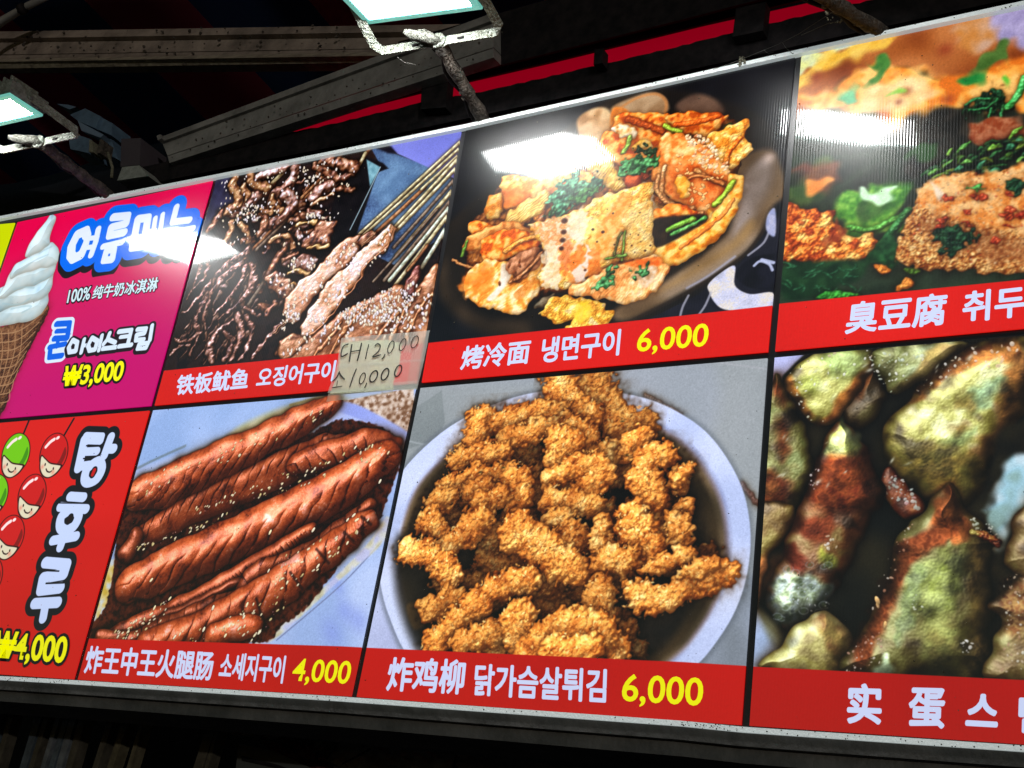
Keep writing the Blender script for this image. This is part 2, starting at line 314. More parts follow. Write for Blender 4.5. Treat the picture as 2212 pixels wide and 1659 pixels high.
def pic_sausage(p):
    p.flat([(100, 820), (960, 820), (960, 1500), (100, 1500)], [(158, 182, 232), (182, 202, 250)], 160, .3, smooth=False)
    p.flat(T(0, 1, (960, 1000), (2100, 900), (1900, 1000), (1500, 1180), (1100, 1300), (880, 1380)), [(150, 178, 228), (176, 200, 248)], 90, .3, soft=10, smooth=False)
    p.line(T(0, 1, (870, 1385), (1000, 1320), (1200, 1230)), 5, (90, 100, 90), .5, 5)
    p.line(T(0, 1, (1880, 965), (2110, 905)), 5, (120, 105, 60), .8, 4)
    p.flat(T(0, 1, (1500, 1140), (1700, 1030), (2000, 930), (2160, 915), (2300, 1000), (1500, 1230)), [(200, 196, 120), (226, 214, 150)], 20, .3, soft=14, a=.7)
    # speckled stone and plate rim, upper right
    st = T(1, 1, (30, 960), (460, 860), (460, 1160), (340, 1080), (200, 1000))
    p.flat(T(1, 1, (-60, 950), (470, 850), (470, 1200), (250, 1050), (100, 980)), [(120, 84, 60), (196, 170, 152), (226, 210, 200)], 9, .3, soft=3, smooth=False)
    p.stamps([tuple(q) for q in p.scatter(st, 90)], (2, 4.5), [(96, 62, 40), (230, 222, 226), (120, 80, 60)], al=.7, shadow=0)
    p.flat(T(1, 1, (-100, 960), (60, 950), (240, 1030), (440, 1150), (420, 1220), (200, 1130), (-100, 1180)), [(150, 164, 236), (172, 186, 250)], 60, .3, soft=5)
    p.flat(T(1, 1, (-100, 1010), (100, 1050), (380, 1200), (390, 1300), (100, 1200), (-100, 1180)), [(176, 190, 246), (196, 208, 255)], 60, .3, soft=5)
    # lower right plate
    p.flat(T(1, 2, (-1100, 900), (-300, 700), (0, 330), (300, 40), (320, 900)), [(160, 184, 232), (190, 208, 250)], 130, .35, soft=8, smooth=False)
    for q in ((-60, 780, 40), (20, 640, 30), (110, 700, 34), (-20, 480, 22)): 
        x, y = T(1, 2, q[:2])[0]; p.blob(x, y, q[2], [(140, 158, 232)], .6, .6, .8)
    p.line(T(1, 2, (-420, 830), (0, 470), (260, 190)), 3, (120, 130, 170), .9, 1.5)
    p.flat(T(1, 2, (-560, 850), (-200, 560), (0, 380), (190, 180), (290, 30), (310, 100), (230, 240), (0, 430), (-400, 800)), [(206, 196, 150), (226, 222, 200), (200, 200, 235)], 18, .35, soft=5, a=.8)
    # oil at the left
    p.flat(T(0, 2, (690, 330), (780, 320), (820, 420), (740, 620), (660, 760), (580, 810), (640, 560)), [(196, 168, 70), (216, 196, 130), (200, 210, 220)], 14, .35, soft=4)
    # dark sauce bed
    bed = T(0, 1, (830, 1550), (1150, 1420), (1600, 1300), (2000, 1150), (2212, 1060), (2500, 1120), (2600, 1280), (2480, 1659)) + T(1, 2, (270, 30), (150, 160), (0, 330)) + T(0, 2, (2000, 600), (1800, 760), (1640, 850), (580, 850), (680, 620), (740, 330), (760, 60))
    p.flat(bed, [(24, 8, 5), (60, 20, 10), (84, 34, 16)], 10, .3, soft=3, warp=(2, 8), n2=4)
    R_ = [(66, 20, 8), (128, 50, 20), (168, 72, 32), (192, 94, 50), (228, 150, 130)]
    def saus(pts, r, cols=R_, slit=None, b=1.0, curl=1.0, T_=1.05, seed=0):
        def fn(X, Y, d, U, S, RR):
            ex = np.zeros(X.shape, np.float32); ta = np.zeros(X.shape, np.float32)
            if slit:
                ph = (U + slit[1] * S * RR + 3 * noise(X.shape, 30)) / slit[0]
                f = ph - np.floor(ph); cell = np.floor(ph)
                g = np.clip((S * slit[2] + slit[3]), 0, 1)          # where across the sausage the cuts open
                ex = ((1 - f) ** .7 * slit[4] * 1.2 - slit[4] * .4) * g * np.clip(d / 4, 0, 1)
                br = np.clip(.75 + .5 * noise(X.shape, 18), 0, 1); ta = -1.1 * br * np.exp(-((f - 1) / .13) ** 2) * g - .5 * br * np.exp(-(f / .05) ** 2) * g + .16 * np.exp(-((f - .12) / .12) ** 2) * g + .08 * g * np.sin(cell * 2.4)
                gl = np.clip(noise(X.shape, 5) - .9, 0, 1) * np.clip(noise(X.shape, 40) + .4, 0, 1); ta = ta + .5 * gl * np.clip(1 - np.abs(S + .3) * 1.4, 0, 1)
            return dict(extra=ex, tadd=ta)
        p.stroke(pts, r, [tuple(np.array(c) * b) for c in cols], ns=30, na=.15, bump=((.35, 24), (.1, 3)), T_=T_ * .92, warp=(3, 34), spec=(.62, 22), sh=(.8, 9), lit=(.34, .84), edge=(.45, 5), fn=fn, scol=(236, 190, 196), n2=5)
    Q = lambda *a: T(0, 2, *a)
    # second opened sausage behind
    saus([(300, 1165), (390, 1110), (480, 1070), (580, 1025), (680, 985), (740, 970)], [24, 34, 36, 38, 36, 26], slit=(40, -.8, 1.0, .6, 10), b=.92)
    saus([(298, 1064), (360, 1048), (430, 1014), (533, 968), (633, 918), (700, 884), (722, 872)], [34, 44, 42, 37, 32, 24, 18], slit=(46, -1.0, -1.3, .25, 14))
    saus([(640, 1000), (700, 985), (790, 955), (850, 965)], [26, 30, 26, 22], slit=(40, .7, -1, .5, 8), b=.95)
    saus([(290, 1160), (278, 1190)], [18, 22], b=.8)
    saus([(280, 1262), (330, 1240), (383, 1218), (500, 1166), (600, 1122), (700, 1072), (780, 1022), (830, 985)], [38, 46, 46, 46, 48, 48, 44, 34], slit=(62, -1.0, -1.2, .35, 22), b=1.03)
    # ridge of the opened sausage
    saus(Q((640, 820), (900, 740), (1200, 590), (1500, 430), (1800, 240), (2020, 110)), [14, 22, 22, 20, 17, 12], slit=(15, .2, -1.6, .5, 6), b=.98)
    saus(Q((640, 800), (850, 810), (1120, 660), (1400, 520), (1700, 380)), [10, 14, 12, 10, 8], b=.85)
    saus(Q((830, 830), (1000, 760), (1300, 640), (1550, 560), (1650, 400), (1900, 330), (2212, 130)) + T(1, 2, (100, 30), (180, -40)), [14, 18, 20, 22, 22, 24, 26, 22, 16], slit=(50, -.5, 1, .3, 7), b=.86)
    saus(Q((960, 860), (1250, 790), (1480, 690), (1620, 600), (1760, 520), (1900, 420), (2050, 310), (2212, 190)) + T(1, 2, (70, 130), (170, 60)), [34, 42, 46, 46, 44, 42, 38, 34, 30, 24], b=1.0, slit=(70, -.6, -.7, .8, 16))
    saus(Q((1380, 800), (1520, 760), (1640, 730)), [24, 28, 22], b=1.08)
    for a in (Q((1880, 390), (1960, 500)), Q((1700, 690), (1660, 560)), Q((2050, 240), (2130, 330)), Q((860, 560), (1000, 580)), T(1, 2, (20, 130), (80, 190)), T(1, 2, (130, 30), (190, 80))):
        p.line(a, 6, (24, 8, 6), .75, 5)
    # sauce grit and sesame
    for reg, n in ((T(0, 1, (900, 1450), (1400, 1230), (2000, 1010), (2150, 960), (2100, 1050), (1500, 1330), (950, 1560)), 130),
                   (T(0, 1, (1200, 1640), (1900, 1380), (2500, 1200), (2560, 1290), (2000, 1480), (1300, 1690)), 170),
                   (Q((840, 240), (1300, 60), (1500, 0), (1300, 130), (900, 260)), 70), (Q((1800, 300), (2212, 120), (2400, 40), (2200, 260), (1900, 500), (1750, 640)), 90),
                   (Q((720, 780), (1100, 560), (1050, 700), (800, 850)), 60), (Q((1000, 840), (1700, 560), (1900, 560), (1640, 840)), 50)):
        q = p.scatter(reg, n, False)
        p.stamps([tuple(v) for v in q], (1.2, 2.8), [(210, 190, 90), (120, 90, 30), (232, 170, 160), (196, 140, 150), (226, 210, 150), (60, 24, 10)], al=.85, shadow=.3, jag=0)
        q = p.scatter(reg, int(n * .8), False)
        p.stamps([tuple(v) for v in q], (3.8, 6.8), [(248, 236, 196), (232, 220, 190), (214, 196, 140)], (.42, .6), ang=-.9, shade=.25, shadow=.5, jag=0)
    p.grain(.02, 2, .8); p.sat(1.06, .98)
    q = p.px(Q((1580, 680), (1600, 600), (1320, 760), (1380, 620), (1130, 810), (1460, 800), (2030, 115), (1750, 130), (2060, 350), (1100, 560), (1000, 620), (980, 660), (1680, 780), (1740, 380), (980, 440), (1440, 20)) + T(1, 1, (90, 1240), (200, 1230), (250, 1460)) + T(1, 2, (40, 50), (100, 50), (80, 20)))
    p.stamps([tuple(v) for v in q], (6.5, 8.5), [(246, 232, 186), (238, 230, 200)], (.42, .55), ang=-1.1, shade=.2, shadow=.5, jag=0)

def pic_egg(p):
    p.flat([(1560, 650), (2700, 600), (2700, 1560), (1560, 1560)], [(16, 16, 14), (36, 32, 20)], 60, .3, smooth=False)
    A = lambda *a: T(2, 1, *a)
    B = lambda *a: T(2, 2, *a)
    p.flat(A((560, 640), (800, 600), (700, 720), (640, 800), (700, 930), (560, 820)), [(170, 178, 236), (196, 200, 250)], 40, .3, soft=4)
    p.flat(B((440, 560), (520, 700), (620, 850), (560, 1000), (440, 1020)), [(160, 182, 220), (188, 206, 246)], 50, .3, soft=5)
    p.flat(B((470, 600), (620, 760), (640, 900), (560, 820)), [(90, 86, 60), (120, 118, 84)], 30, .3, soft=10, a=.8)
    p.flat(A((2260, 1240), (2120, 1310), (2050, 1450), (1960, 1659)) + B((1960, 0), (2010, 240), (2080, 190), (2200, -40), (2400, -200)), [(140, 176, 176), (160, 204, 222), (196, 222, 236)], 22, .4, soft=12, warp=(6, 20))
    G = [(48, 40, 12), (104, 98, 34), (142, 144, 56), (174, 180, 86), (198, 208, 144)]
    BR = [(44, 14, 6), (92, 34, 14), (126, 56, 24), (146, 92, 36), (160, 146, 70)]
    DK = [(20, 16, 8), (44, 34, 14), (66, 54, 24), (84, 80, 36)]
    kw = dict(ns=34, n2=12, na=.26, bump=((.9, 30), (.12, 4)), R=42, T_=.7, warp=(4, 28), spec=(.5, 11), sh=(.65, 10), lit=(.30, .82), edge=(.5, 9))
    def pc(pts, cols, **k):
        q = dict(kw); q.update(k); p.piece(pts, cols, **q)
    def beads(reg, n, size=(1.6, 4.2), cols=((250, 250, 236), (236, 236, 210), (220, 200, 170), (255, 255, 255))):
        p.stamps([tuple(v) for v in p.scatter(reg, int(n * .6))], (size[0] * .9, size[1] * .95), cols, (.4, .9), shade=.2, shadow=.2, al=.7, jag=0)
    def patch(reg, cols, soft=16, a=.8, ns=16): p.flat(reg, cols, ns, .3, soft=soft, a=a, warp=(4, 18), n2=7, keep=1.0)
    # left sliver
    pc(A((570, 780), (640, 815), (720, 950), (780, 1060), (840, 1240), (855, 1350), (800, 1500), (690, 1680), (480, 1700), (500, 1000)), [(26, 20, 8), (60, 54, 18), (90, 92, 34), (104, 120, 60)])
    patch(A((570, 790), (640, 820), (700, 930), (660, 960), (580, 900)), [(90, 34, 14), (60, 20, 10)])
    patch(A((600, 1080), (680, 1060), (690, 1280), (620, 1310)), [(60, 16, 8), (96, 40, 16)])
    patch(A((520, 1400), (620, 1400), (720, 1520), (640, 1660), (500, 1660)), [(84, 26, 12), (110, 54, 24)])
    pc(B((470, -20), (700, -60), (700, 60), (600, 230), (540, 330), (500, 600), (440, 600)), [(60, 40, 14), (110, 84, 34), (150, 140, 66)], R=26)
    patch(B((480, 300), (640, 280), (660, 380), (560, 520), (480, 560)), [(96, 52, 26), (130, 80, 44)])
    # piece between, in shade
    pc(A((1040, 960), (1180, 790), (1230, 715), (1290, 830), (1330, 920), (1260, 1040), (1150, 1110), (1050, 1090)), DK, lit=(.3, .6))
    pc(A((665, 770), (760, 690), (900, 620), (1180, 585), (1260, 690), (1210, 770), (1150, 880), (1070, 960), (1000, 1060), (880, 1100), (790, 1040), (720, 930), (672, 850)), G)
    patch(A((1080, 820), (1240, 700), (1180, 880), (1060, 980), (980, 1080), (860, 1100), (980, 980)), [(80, 36, 14), (120, 66, 26)], 8)
    patch(A((670, 800), (720, 780), (760, 900), (830, 1020), (780, 1040), (700, 900)), [(120, 70, 30), (90, 44, 18)], 8, .7)
    patch(A((900, 640), (1180, 600), (1200, 680), (1080, 780), (950, 760)), [(140, 170, 110), (120, 150, 80)], 20, .6)
    patch(A((780, 800), (880, 780), (880, 880), (800, 880)), [(176, 190, 90), (150, 160, 60)], 16, .7)
    pc(A((1215, 640), (1300, 585), (1500, 565), (1810, 540), (1830, 600), (1700, 700), (1600, 790), (1450, 860), (1340, 885), (1290, 810)), [(60, 62, 24), (100, 110, 50), (128, 144, 84), (150, 172, 128)])
    patch(A((1600, 600), (1830, 560), (1700, 700), (1500, 830), (1360, 880), (1500, 740)), [(110, 84, 36), (90, 60, 26)], 8, .6)
    beads(A((1220, 640), (1500, 580), (1600, 640), (1400, 860), (1310, 860)), 70, (2, 6), ((226, 236, 220), (200, 216, 190), (255, 255, 250)))
    beads(A((720, 700), (1180, 600), (1200, 700), (900, 900), (740, 860)), 60, (1.5, 5))
    beads(A((680, 830), (740, 830), (860, 1060), (960, 1000), (940, 1060), (850, 1080), (740, 960)), 60)
    # big one at right
    pc(A((1285, 1170), (1340, 1080), (1450, 960), (1500, 880), (1600, 780), (1720, 680), (1900, 560), (2130, 520), (2400, 560), (2600, 800), (2300, 900), (2150, 1100), (2010, 1300), (1930, 1500), (1800, 1620), (1620, 1600), (1450, 1500), (1330, 1370)), G, R=70, T_=.85, edge=(.7, 22))
    patch(A((1900, 560), (2130, 520), (2212, 600), (2200, 660), (1900, 700), (1650, 830), (1500, 960), (1480, 900), (1700, 690)), [(110, 56, 26), (140, 82, 36), (80, 30, 14)], 10)
    patch(A((2120, 680), (2260, 640), (2240, 900), (2060, 1160), (1900, 1330), (1850, 1270), (2020, 1060)), [(70, 40, 18), (96, 54, 24)], 14)
    patch(A((1860, 860), (2080, 800), (2040, 880), (1960, 980), (1880, 980)), [(126, 160, 118), (150, 184, 150)], 14)
    patch(A((1700, 1180), (1900, 1110), (1840, 1200), (1740, 1220)), [(150, 170, 110), (130, 150, 90)], 10)
    patch(A((1290, 1170), (1400, 1250), (1700, 1250), (1900, 1350), (1800, 1600), (1500, 1530), (1330, 1380)), [(66, 60, 24), (90, 72, 30)], 26, .75)
    patch(A((1740, 1100), (1850, 1080), (1800, 1160), (1760, 1170)), [(120, 84, 36)], 10, .7)
    patch(A((1780, 930), (1900, 900), (1880, 1000), (1800, 1010)), [(96, 90, 36), (120, 96, 40)], 10, .7)
    beads(A((1500, 880), (1780, 640), (1950, 640), (1800, 760), (1560, 900)), 60, (1.6, 5))
    beads(A((1900, 570), (2130, 540), (2200, 640), (1960, 740), (1850, 700)), 26, (3, 8), ((236, 200, 170), (250, 236, 220)))
    # foam low right of it
    pc(A((1290, 1400), (1340, 1370), (1450, 1480), (1560, 1600), (1560, 1700), (1440, 1700), (1300, 1560)), BR, R=20)
    beads(A((1280, 1400), (1400, 1420), (1540, 1600), (1480, 1659), (1300, 1540)), 80, (2, 6), ((220, 228, 226), (190, 210, 206), (200, 150, 150)))
    # pointed one
    pc(A((1030, 1058), (1130, 1150), (1220, 1280), (1280, 1450), (1290, 1600)) + B((1190, 60), (1120, 250), (1060, 420), (960, 560), (860, 640), (700, 770), (600, 690), (530, 600), (550, 440), (640, 300), (680, 150), (740, 0)) + A((800, 1480), (890, 1290), (940, 1180)), [(38, 20, 8), (84, 44, 18), (112, 70, 28), (120, 100, 44)], R=60, edge=(.7, 18))
    patch(A((1030, 1065), (1120, 1150), (1170, 1230), (1080, 1300), (900, 1290), (950, 1180)), [(160, 168, 86), (190, 198, 128)], 7, 1)
    patch(A((860, 1400), (900, 1310), (1100, 1290), (1180, 1250), (1220, 1350), (1200, 1600), (900, 1659), (800, 1560)), [(84, 26, 12), (112, 46, 20), (66, 22, 10)], 16, .85)
    patch(B((720, 60), (960, 0), (980, 130), (880, 200), (760, 150)), [(90, 28, 14), (110, 40, 20)], 12)
    patch(B((660, 240), (720, 200), (800, 330), (760, 420), (680, 330)), [(100, 34, 22), (84, 24, 14)], 8)
    patch(B((880, 230), (960, 260), (1000, 350), (900, 330)), [(140, 150, 60), (120, 130, 40)], 10)
    patch(B((560, 450), (640, 380), (900, 420), (960, 520), (860, 640), (700, 740), (560, 620)), [(96, 112, 84), (134, 150, 130), (150, 168, 164)], 10, .9, 8)
    for i in range(22):
        x, y = B((RNG.uniform(580, 950), RNG.uniform(330, 690)))[0]
        if (x - 1731) * .9 + (y - 1275) * .3 > 55: continue
        p.blob(x, y, RNG.uniform(5, 11), [(64, 76, 50)], .6, .7, RNG.uniform(0, 3), .5)
        r = RNG.uniform(7, 12); th = np.linspace(0, 5.2, 7) + RNG.uniform(0, 6)
        p.line([(x + r * np.cos(t), y + r * .7 * np.sin(t)) for t in th], 1.8, (160, 176, 182), .5, 2.5)
    beads(B((700, 480), (900, 440), (960, 560), (860, 640), (720, 600)), 40, (1.5, 4), ((190, 200, 210), (220, 226, 232)))
    beads(B((900, 150), (970, 140), (1000, 220), (940, 240)), 16, (3, 6))
    beads(A((820, 1400), (880, 1380), (880, 1500), (820, 1520)), 22, (1.5, 4.5), ((230, 180, 190), (250, 240, 240)))
    # pale one bottom left
    pc(B((500, 1020), (600, 880), (700, 765), (830, 685), (930, 640), (1020, 720), (1095, 800), (1070, 1060), (800, 1080)), [(96, 84, 30), (150, 146, 66), (182, 186, 112), (200, 208, 150)], R=50)
    patch(B((840, 680), (930, 640), (1020, 720), (1090, 800), (1060, 1030), (960, 1030), (930, 850), (880, 740)), [(70, 40, 18), (96, 76, 34)], 12)
    patch(B((690, 800), (760, 780), (740, 880), (700, 890)), [(190, 196, 180)], 10, .7)
    # big green centre right
    pc(B((1060, 1060), (1140, 790), (1250, 560), (1340, 380), (1370, 200), (1440, 100), (1560, 20)) + A((1600, 1600), (1720, 1455), (1790, 1560)) + B((1850, 20), (2060, 190), (1990, 240), (2010, 430), (2020, 600), (2000, 800), (2000, 1090)), [(40, 28, 10), (78, 70, 26), (104, 106, 44), (124, 132, 66)], R=80, edge=(.6, 26))
    patch(B((1060, 1060), (1140, 790), (1250, 560), (1340, 380), (1380, 220), (1520, 120), (1700, 30), (1840, 60), (1700, 200), (1520, 300), (1400, 500), (1330, 700), (1220, 900), (1160, 1060)), [(84, 34, 16), (112, 52, 26), (70, 26, 12)], 10, .9, 7)
    patch(A((1620, 1590), (1720, 1465), (1790, 1560)) + B((1850, 40), (1820, 190), (1700, 180), (1600, 60)), [(110, 54, 26), (130, 62, 28), (84, 34, 16)], 8)
    patch(B((1480, 380), (1600, 290), (1840, 240), (1850, 400), (1760, 620), (1600, 700), (1440, 620)), [(112, 124, 52), (136, 148, 78), (150, 162, 96)], 20, .8)
    patch(B((1440, 440), (1540, 330), (1560, 420), (1500, 640), (1480, 760), (1400, 860), (1380, 800)), [(140, 160, 100), (166, 184, 136)], 8, .8, 8)
    patch(B((1860, 250), (1990, 260), (2010, 600), (1960, 1060), (1850, 1060), (1900, 700)), [(40, 30, 14), (62, 46, 22)], 24, .85)
    patch(B((1560, 720), (1800, 700), (1820, 1060), (1560, 1060)), [(70, 64, 26), (88, 92, 44)], 30, .6)
    patch(B((1250, 1000), (1300, 910), (1340, 1000), (1330, 1060), (1230, 1060)), [(150, 170, 130), (180, 200, 170)], 6, .9)
    p.stamps([tuple(v) for v in p.px(B((1262, 600), (1310, 730), (1260, 570)))], (8, 13), [(214, 170, 110)], (.4, .5), ang=1.5, shadow=.4, jag=0)
    beads(B((1380, 160), (1500, 60), (1440, 300), (1380, 420), (1250, 640), (1200, 900), (1100, 1040), (1200, 700)), 110, (1.5, 4.5), ((236, 190, 160), (250, 240, 226), (200, 140, 110)))
    beads(B((1080, 900), (1300, 760), (1260, 1040), (1060, 1050)), 60, (1.5, 4.5), ((220, 170, 150), (250, 240, 230)))
    beads(B((1800, 840), (1870, 820), (1860, 1000), (1820, 920)), 20, (2, 5), ((255, 255, 255),))
    beads(B((1480, 540), (1550, 540), (1550, 660), (1510, 660)), 16, (1.5, 5), ((240, 246, 230),))
    pc(B((2400, -200), (2200, -20), (2100, 190), (2050, 330), (2170, 430), (2060, 540), (2000, 640), (2030, 720), (1985, 900), (2030, 1100), (2700, 1100), (2700, 0)), [(40, 26, 12), (84, 60, 26), (110, 94, 44), (130, 130, 70)], R=50)
    patch(B((2040, 480), (2212, 420), (2212, 800), (2060, 760)), [(90, 50, 26), (120, 90, 50), (70, 36, 18)], 12, .8, 6)
    beads(B((2050, 480), (2212, 430), (2212, 1000), (2060, 1040), (2100, 700)), 90, (1.5, 4.5), ((226, 206, 180), (236, 236, 226), (190, 150, 120)))
    beads(B((1860, 40), (1990, 80), (2060, 200), (1900, 120)), 44, (2, 5), ((246, 250, 240), (220, 236, 220)))
    p.flat(A((2050, 1130), (2300, 1060), (2300, 1250), (2120, 1300), (2000, 1480), (1940, 1560), (2010, 1330)), [(18, 16, 12), (30, 26, 16)], 30, .3, soft=10)
    p.stroke(B((1880, 130), (1960, 150), (2040, 200)), 8, BR)
    for i in range(26):                 # wet streaks of light on the glaze
        x, y = [(1240, 760), (900, 720), (1500, 640), (1850, 640), (1700, 760), (960, 1200), (1100, 1400), (1560, 1180), (1400, 1300), (900, 1500), (700, 1200), (640, 1450), (2050, 700)][i % 13]
        q = A((x + RNG.uniform(-70, 70), y + RNG.uniform(-50, 50)))[0]; p.blob(q[0], q[1], RNG.uniform(4, 10), [(236, 240, 220)], RNG.uniform(.35, .7), RNG.uniform(.25, .5), RNG.uniform(-1.2, -.4))
    p.grain(.02, 2, .7)
def CR(ox, oy, s): return lambda *pts: [(ox + x * s, oy + y * s) for x, y in pts]

def pic_squid(p):
    S = CR(351.1, 274.3, .29761)
    p.flat([(300, 250), (1050, 250), (1050, 900), (300, 900)], [(18, 13, 16), (38, 24, 24), (30, 18, 14)], 24, .35, smooth=False, n2=6)
    p.flat(S((300, 380), (520, 330), (560, 520), (420, 640), (280, 760)), [(36, 34, 60), (58, 56, 92)], 20, .3, soft=8)
    p.flat(S((1500, 130), (1950, 290), (2160, 420), (2110, 760), (1680, 1000), (1400, 860), (1350, 750), (1590, 290)), [(36, 48, 84), (76, 104, 150), (112, 148, 190)], 60, .2, soft=2, smooth=False, n2=4)
    p.flat(S((1600, 180), (1940, 300), (2100, 420), (1850, 560), (1600, 560), (1520, 480), (1600, 300)), [(84, 118, 160), (118, 156, 196)], 30, .3, soft=30, a=.75, n2=3)
    p.flat(S((1620, 110), (2200, -20), (2200, 400), (2060, 350), (1900, 280), (1700, 190)), [(112, 118, 210), (134, 140, 232)], 90, .25, soft=2, smooth=False)
    p.flat(S((2085, 340), (2150, 290), (2150, 380)), [(110, 110, 200)], soft=1.5, smooth=False)
    p.flat(S((1540, 150), (1660, 140), (1700, 190), (1640, 190)), [(16, 14, 26)], soft=6, smooth=False)
    p.flat(S((1450, 200), (1600, 260), (1640, 300), (1560, 330), (1400, 800), (1150, 900), (1250, 500)), [(8, 8, 12), (18, 16, 20)], 20, .3, soft=4, smooth=False)
    p.flat(S((1480, 235), (1580, 290), (1505, 430)), [(90, 140, 160), (140, 190, 206)], 12, .3, soft=2.5, smooth=False)
    p.line(S((1580, 290), (1490, 480), (1360, 745)), 2.2, (170, 200, 214), .85)
    BRO = [(40, 18, 12), (98, 50, 30), (150, 88, 56), (184, 126, 90), (226, 184, 160)]
    LIL = [(54, 26, 20), (118, 68, 50), (168, 116, 96), (206, 166, 160), (236, 222, 240)]
    TAN = [(110, 62, 34), (170, 112, 66), (206, 156, 104), (232, 196, 150)]
    kw = dict(sh=(.8, 6), spec=(.6, 20), scol=(232, 222, 250), lit=(.3, .85), edge=(.5, 3), bump=((.3, 9), (.1, 3)), warp=(3, 16), n2=9)
    def st(pts, r, c, **k):
        q = dict(kw); q.update(k); p.stroke(S(*pts), r, c, **q)
    def pc(pts, c, **k):
        q = dict(kw); q.update(dict(R=12)); q.update(k); p.piece(S(*pts), c, **q)
    def ses(pts, n, size=(2.6, 4.4)):
        p.stamps([tuple(v) for v in p.scatter(S(*pts), n)], (size[0] * 1.7, size[1] * 2.0), [(250, 240, 232), (236, 226, 236), (244, 226, 200)], (.42, .6), shade=.15, shadow=.45, jag=0, ang=1.1)
    # dark knots of squid under the rest
    for i in range(90):
        x = RNG.uniform(380, 1300); y = RNG.uniform(330, 1350)
        if (x - 300) * .95 + (y - 300) * .65 > 1130 or x + y * .45 < 760: continue
        a = RNG.uniform(-1.4, .2); L = RNG.uniform(40, 110)
        st([(x, y), (x + L * .5 * np.cos(a) + RNG.uniform(-20, 20), y + L * .5 * np.sin(a)), (x + L * np.cos(a), y - L * np.sin(-a))], RNG.uniform(4, 9), BRO if RNG.rand() < .7 else [tuple(np.array(c) * .7) for c in LIL], T_=1.1)
    for i in range(60):
        x = RNG.uniform(180, 700); y = RNG.uniform(980, 1600)
        if x < 500 - (y - 700) * .42: continue
        L = RNG.uniform(90, 220); a = 2.0 + RNG.uniform(-.35, .35)
        st([(x, y), (x + L * .5 * np.cos(a) + RNG.uniform(-25, 25), y + L * .5 * np.sin(a)), (x + L * np.cos(a), y + L * np.sin(a))], [RNG.uniform(3, 6), 4, 1.5], [tuple(np.array(c) * RNG.uniform(.45, .8)) for c in BRO], sh=(.6, 4))
    for a, b, w, c in (((1430, 775), (2175, 92), 3.0, 0), ((1450, 790), (2168, 140), 2.6, 0), ((1560, 755), (1900, 440), 3.2, 1), ((1880, 450), (2160, 190), 2.6, 0), ((1690, 720), (2155, 215), 3.2, 0), ((1700, 745), (2145, 280), 3.2, 0),
                       ((1680, 870), (2125, 370), 2.8, 2), ((1700, 930), (2118, 440), 3.6, 0), ((1530, 1120), (1990, 600), 2.2, 2), ((1610, 1110), (2100, 520), 3.2, 2), ((1650, 1110), (2090, 570), 3.8, 3), ((1690, 1145), (2070, 640), 3.6, 0), ((1780, 1040), (1920, 860), 2.6, 1), ((1880, 1020), (2050, 740), 3.8, 3),
                       ((1380, 320), (1500, 160), 3.2, 1), ((1400, 320), (1470, 190), 3.0, 0), ((1240, 250), (1300, 200), 3, 2), ((1010, 510), (1150, 370), 2.8, 1), ((1040, 510), (1150, 400), 2.4, 1), ((640, 900), (880, 655), 3, 1), ((680, 890), (890, 680), 2.8, 2), ((780, 420), (920, 280), 3.4, 0), ((620, 1290), (760, 1080), 3, 2)):
        col = [[(150, 136, 96), (206, 194, 150), (226, 220, 186)], [(120, 70, 40), (170, 110, 66), (190, 140, 96)], [(90, 72, 60), (130, 108, 90), (150, 130, 110)], [(160, 170, 150), (206, 216, 200), (226, 232, 220)]][c]
        st([a, ((a[0] + b[0]) / 2 + 3, (a[1] + b[1]) / 2), b], w * 1.35, col, ns=8, bump=((.3, 4),), sh=(.6, 4), spec=(.1, 10), warp=None, edge=(.35, 1.4), lit=(.5, .65))
    for t in (((740, 440), (640, 540), (500, 640)), 13, LIL), (((960, 290), (930, 400), (820, 480), (780, 560)), 11, LIL), (((900, 480), (950, 560), (880, 640), (790, 700)), 13, LIL), (((640, 330), (660, 400), (760, 440)), 9, TAN), (((700, 360), (800, 330), (900, 290)), 9, LIL), \
            (((530, 370), (505, 430), (560, 500), (530, 570), (430, 630)), 10, TAN), (((580, 430), (615, 490), (600, 530)), 6, TAN), (((800, 500), (800, 560), (860, 610)), 6, TAN), (((430, 620), (380, 690), (340, 740)), 7, BRO), \
            (((1240, 410), (1150, 450), (1100, 520)), 13, LIL), (((1235, 490), (1140, 530), (1070, 580)), 4.5, TAN), (((1100, 290), (1180, 310), (1280, 370), (1380, 330)), 7, BRO), (((1160, 240), (1250, 250), (1400, 290)), 11, BRO), \
            (((500, 700), (480, 800), (440, 850)), 7, TAN), (((560, 710), (610, 760), (630, 830)), 6, TAN), (((720, 610), (745, 690), (700, 780)), 8, BRO), (((780, 830), (850, 790), (920, 800), (950, 870)), 5.5, TAN), (((900, 850), (830, 960), (760, 1090)), 9, [(70, 36, 22), (130, 76, 46), (190, 120, 72)]), \
            (((720, 600), (780, 620), (800, 590)), 5, TAN), (((1060, 620), (1140, 625)), 8, LIL), (((980, 760), (1000, 800)), 7, LIL):
        st(t[0], t[1], t[2])
    pc([(1130, 680), (1270, 690), (1230, 780), (1210, 875), (1050, 885), (1000, 840), (1090, 760)], BRO)
    pc([(1020, 920), (1125, 940), (1110, 1000), (1060, 1080), (930, 1060), (950, 970)], LIL, lit=(.25, .7))
    pc([(740, 1090), (860, 1060), (970, 1140), (960, 1230), (880, 1250), (800, 1190)], BRO)
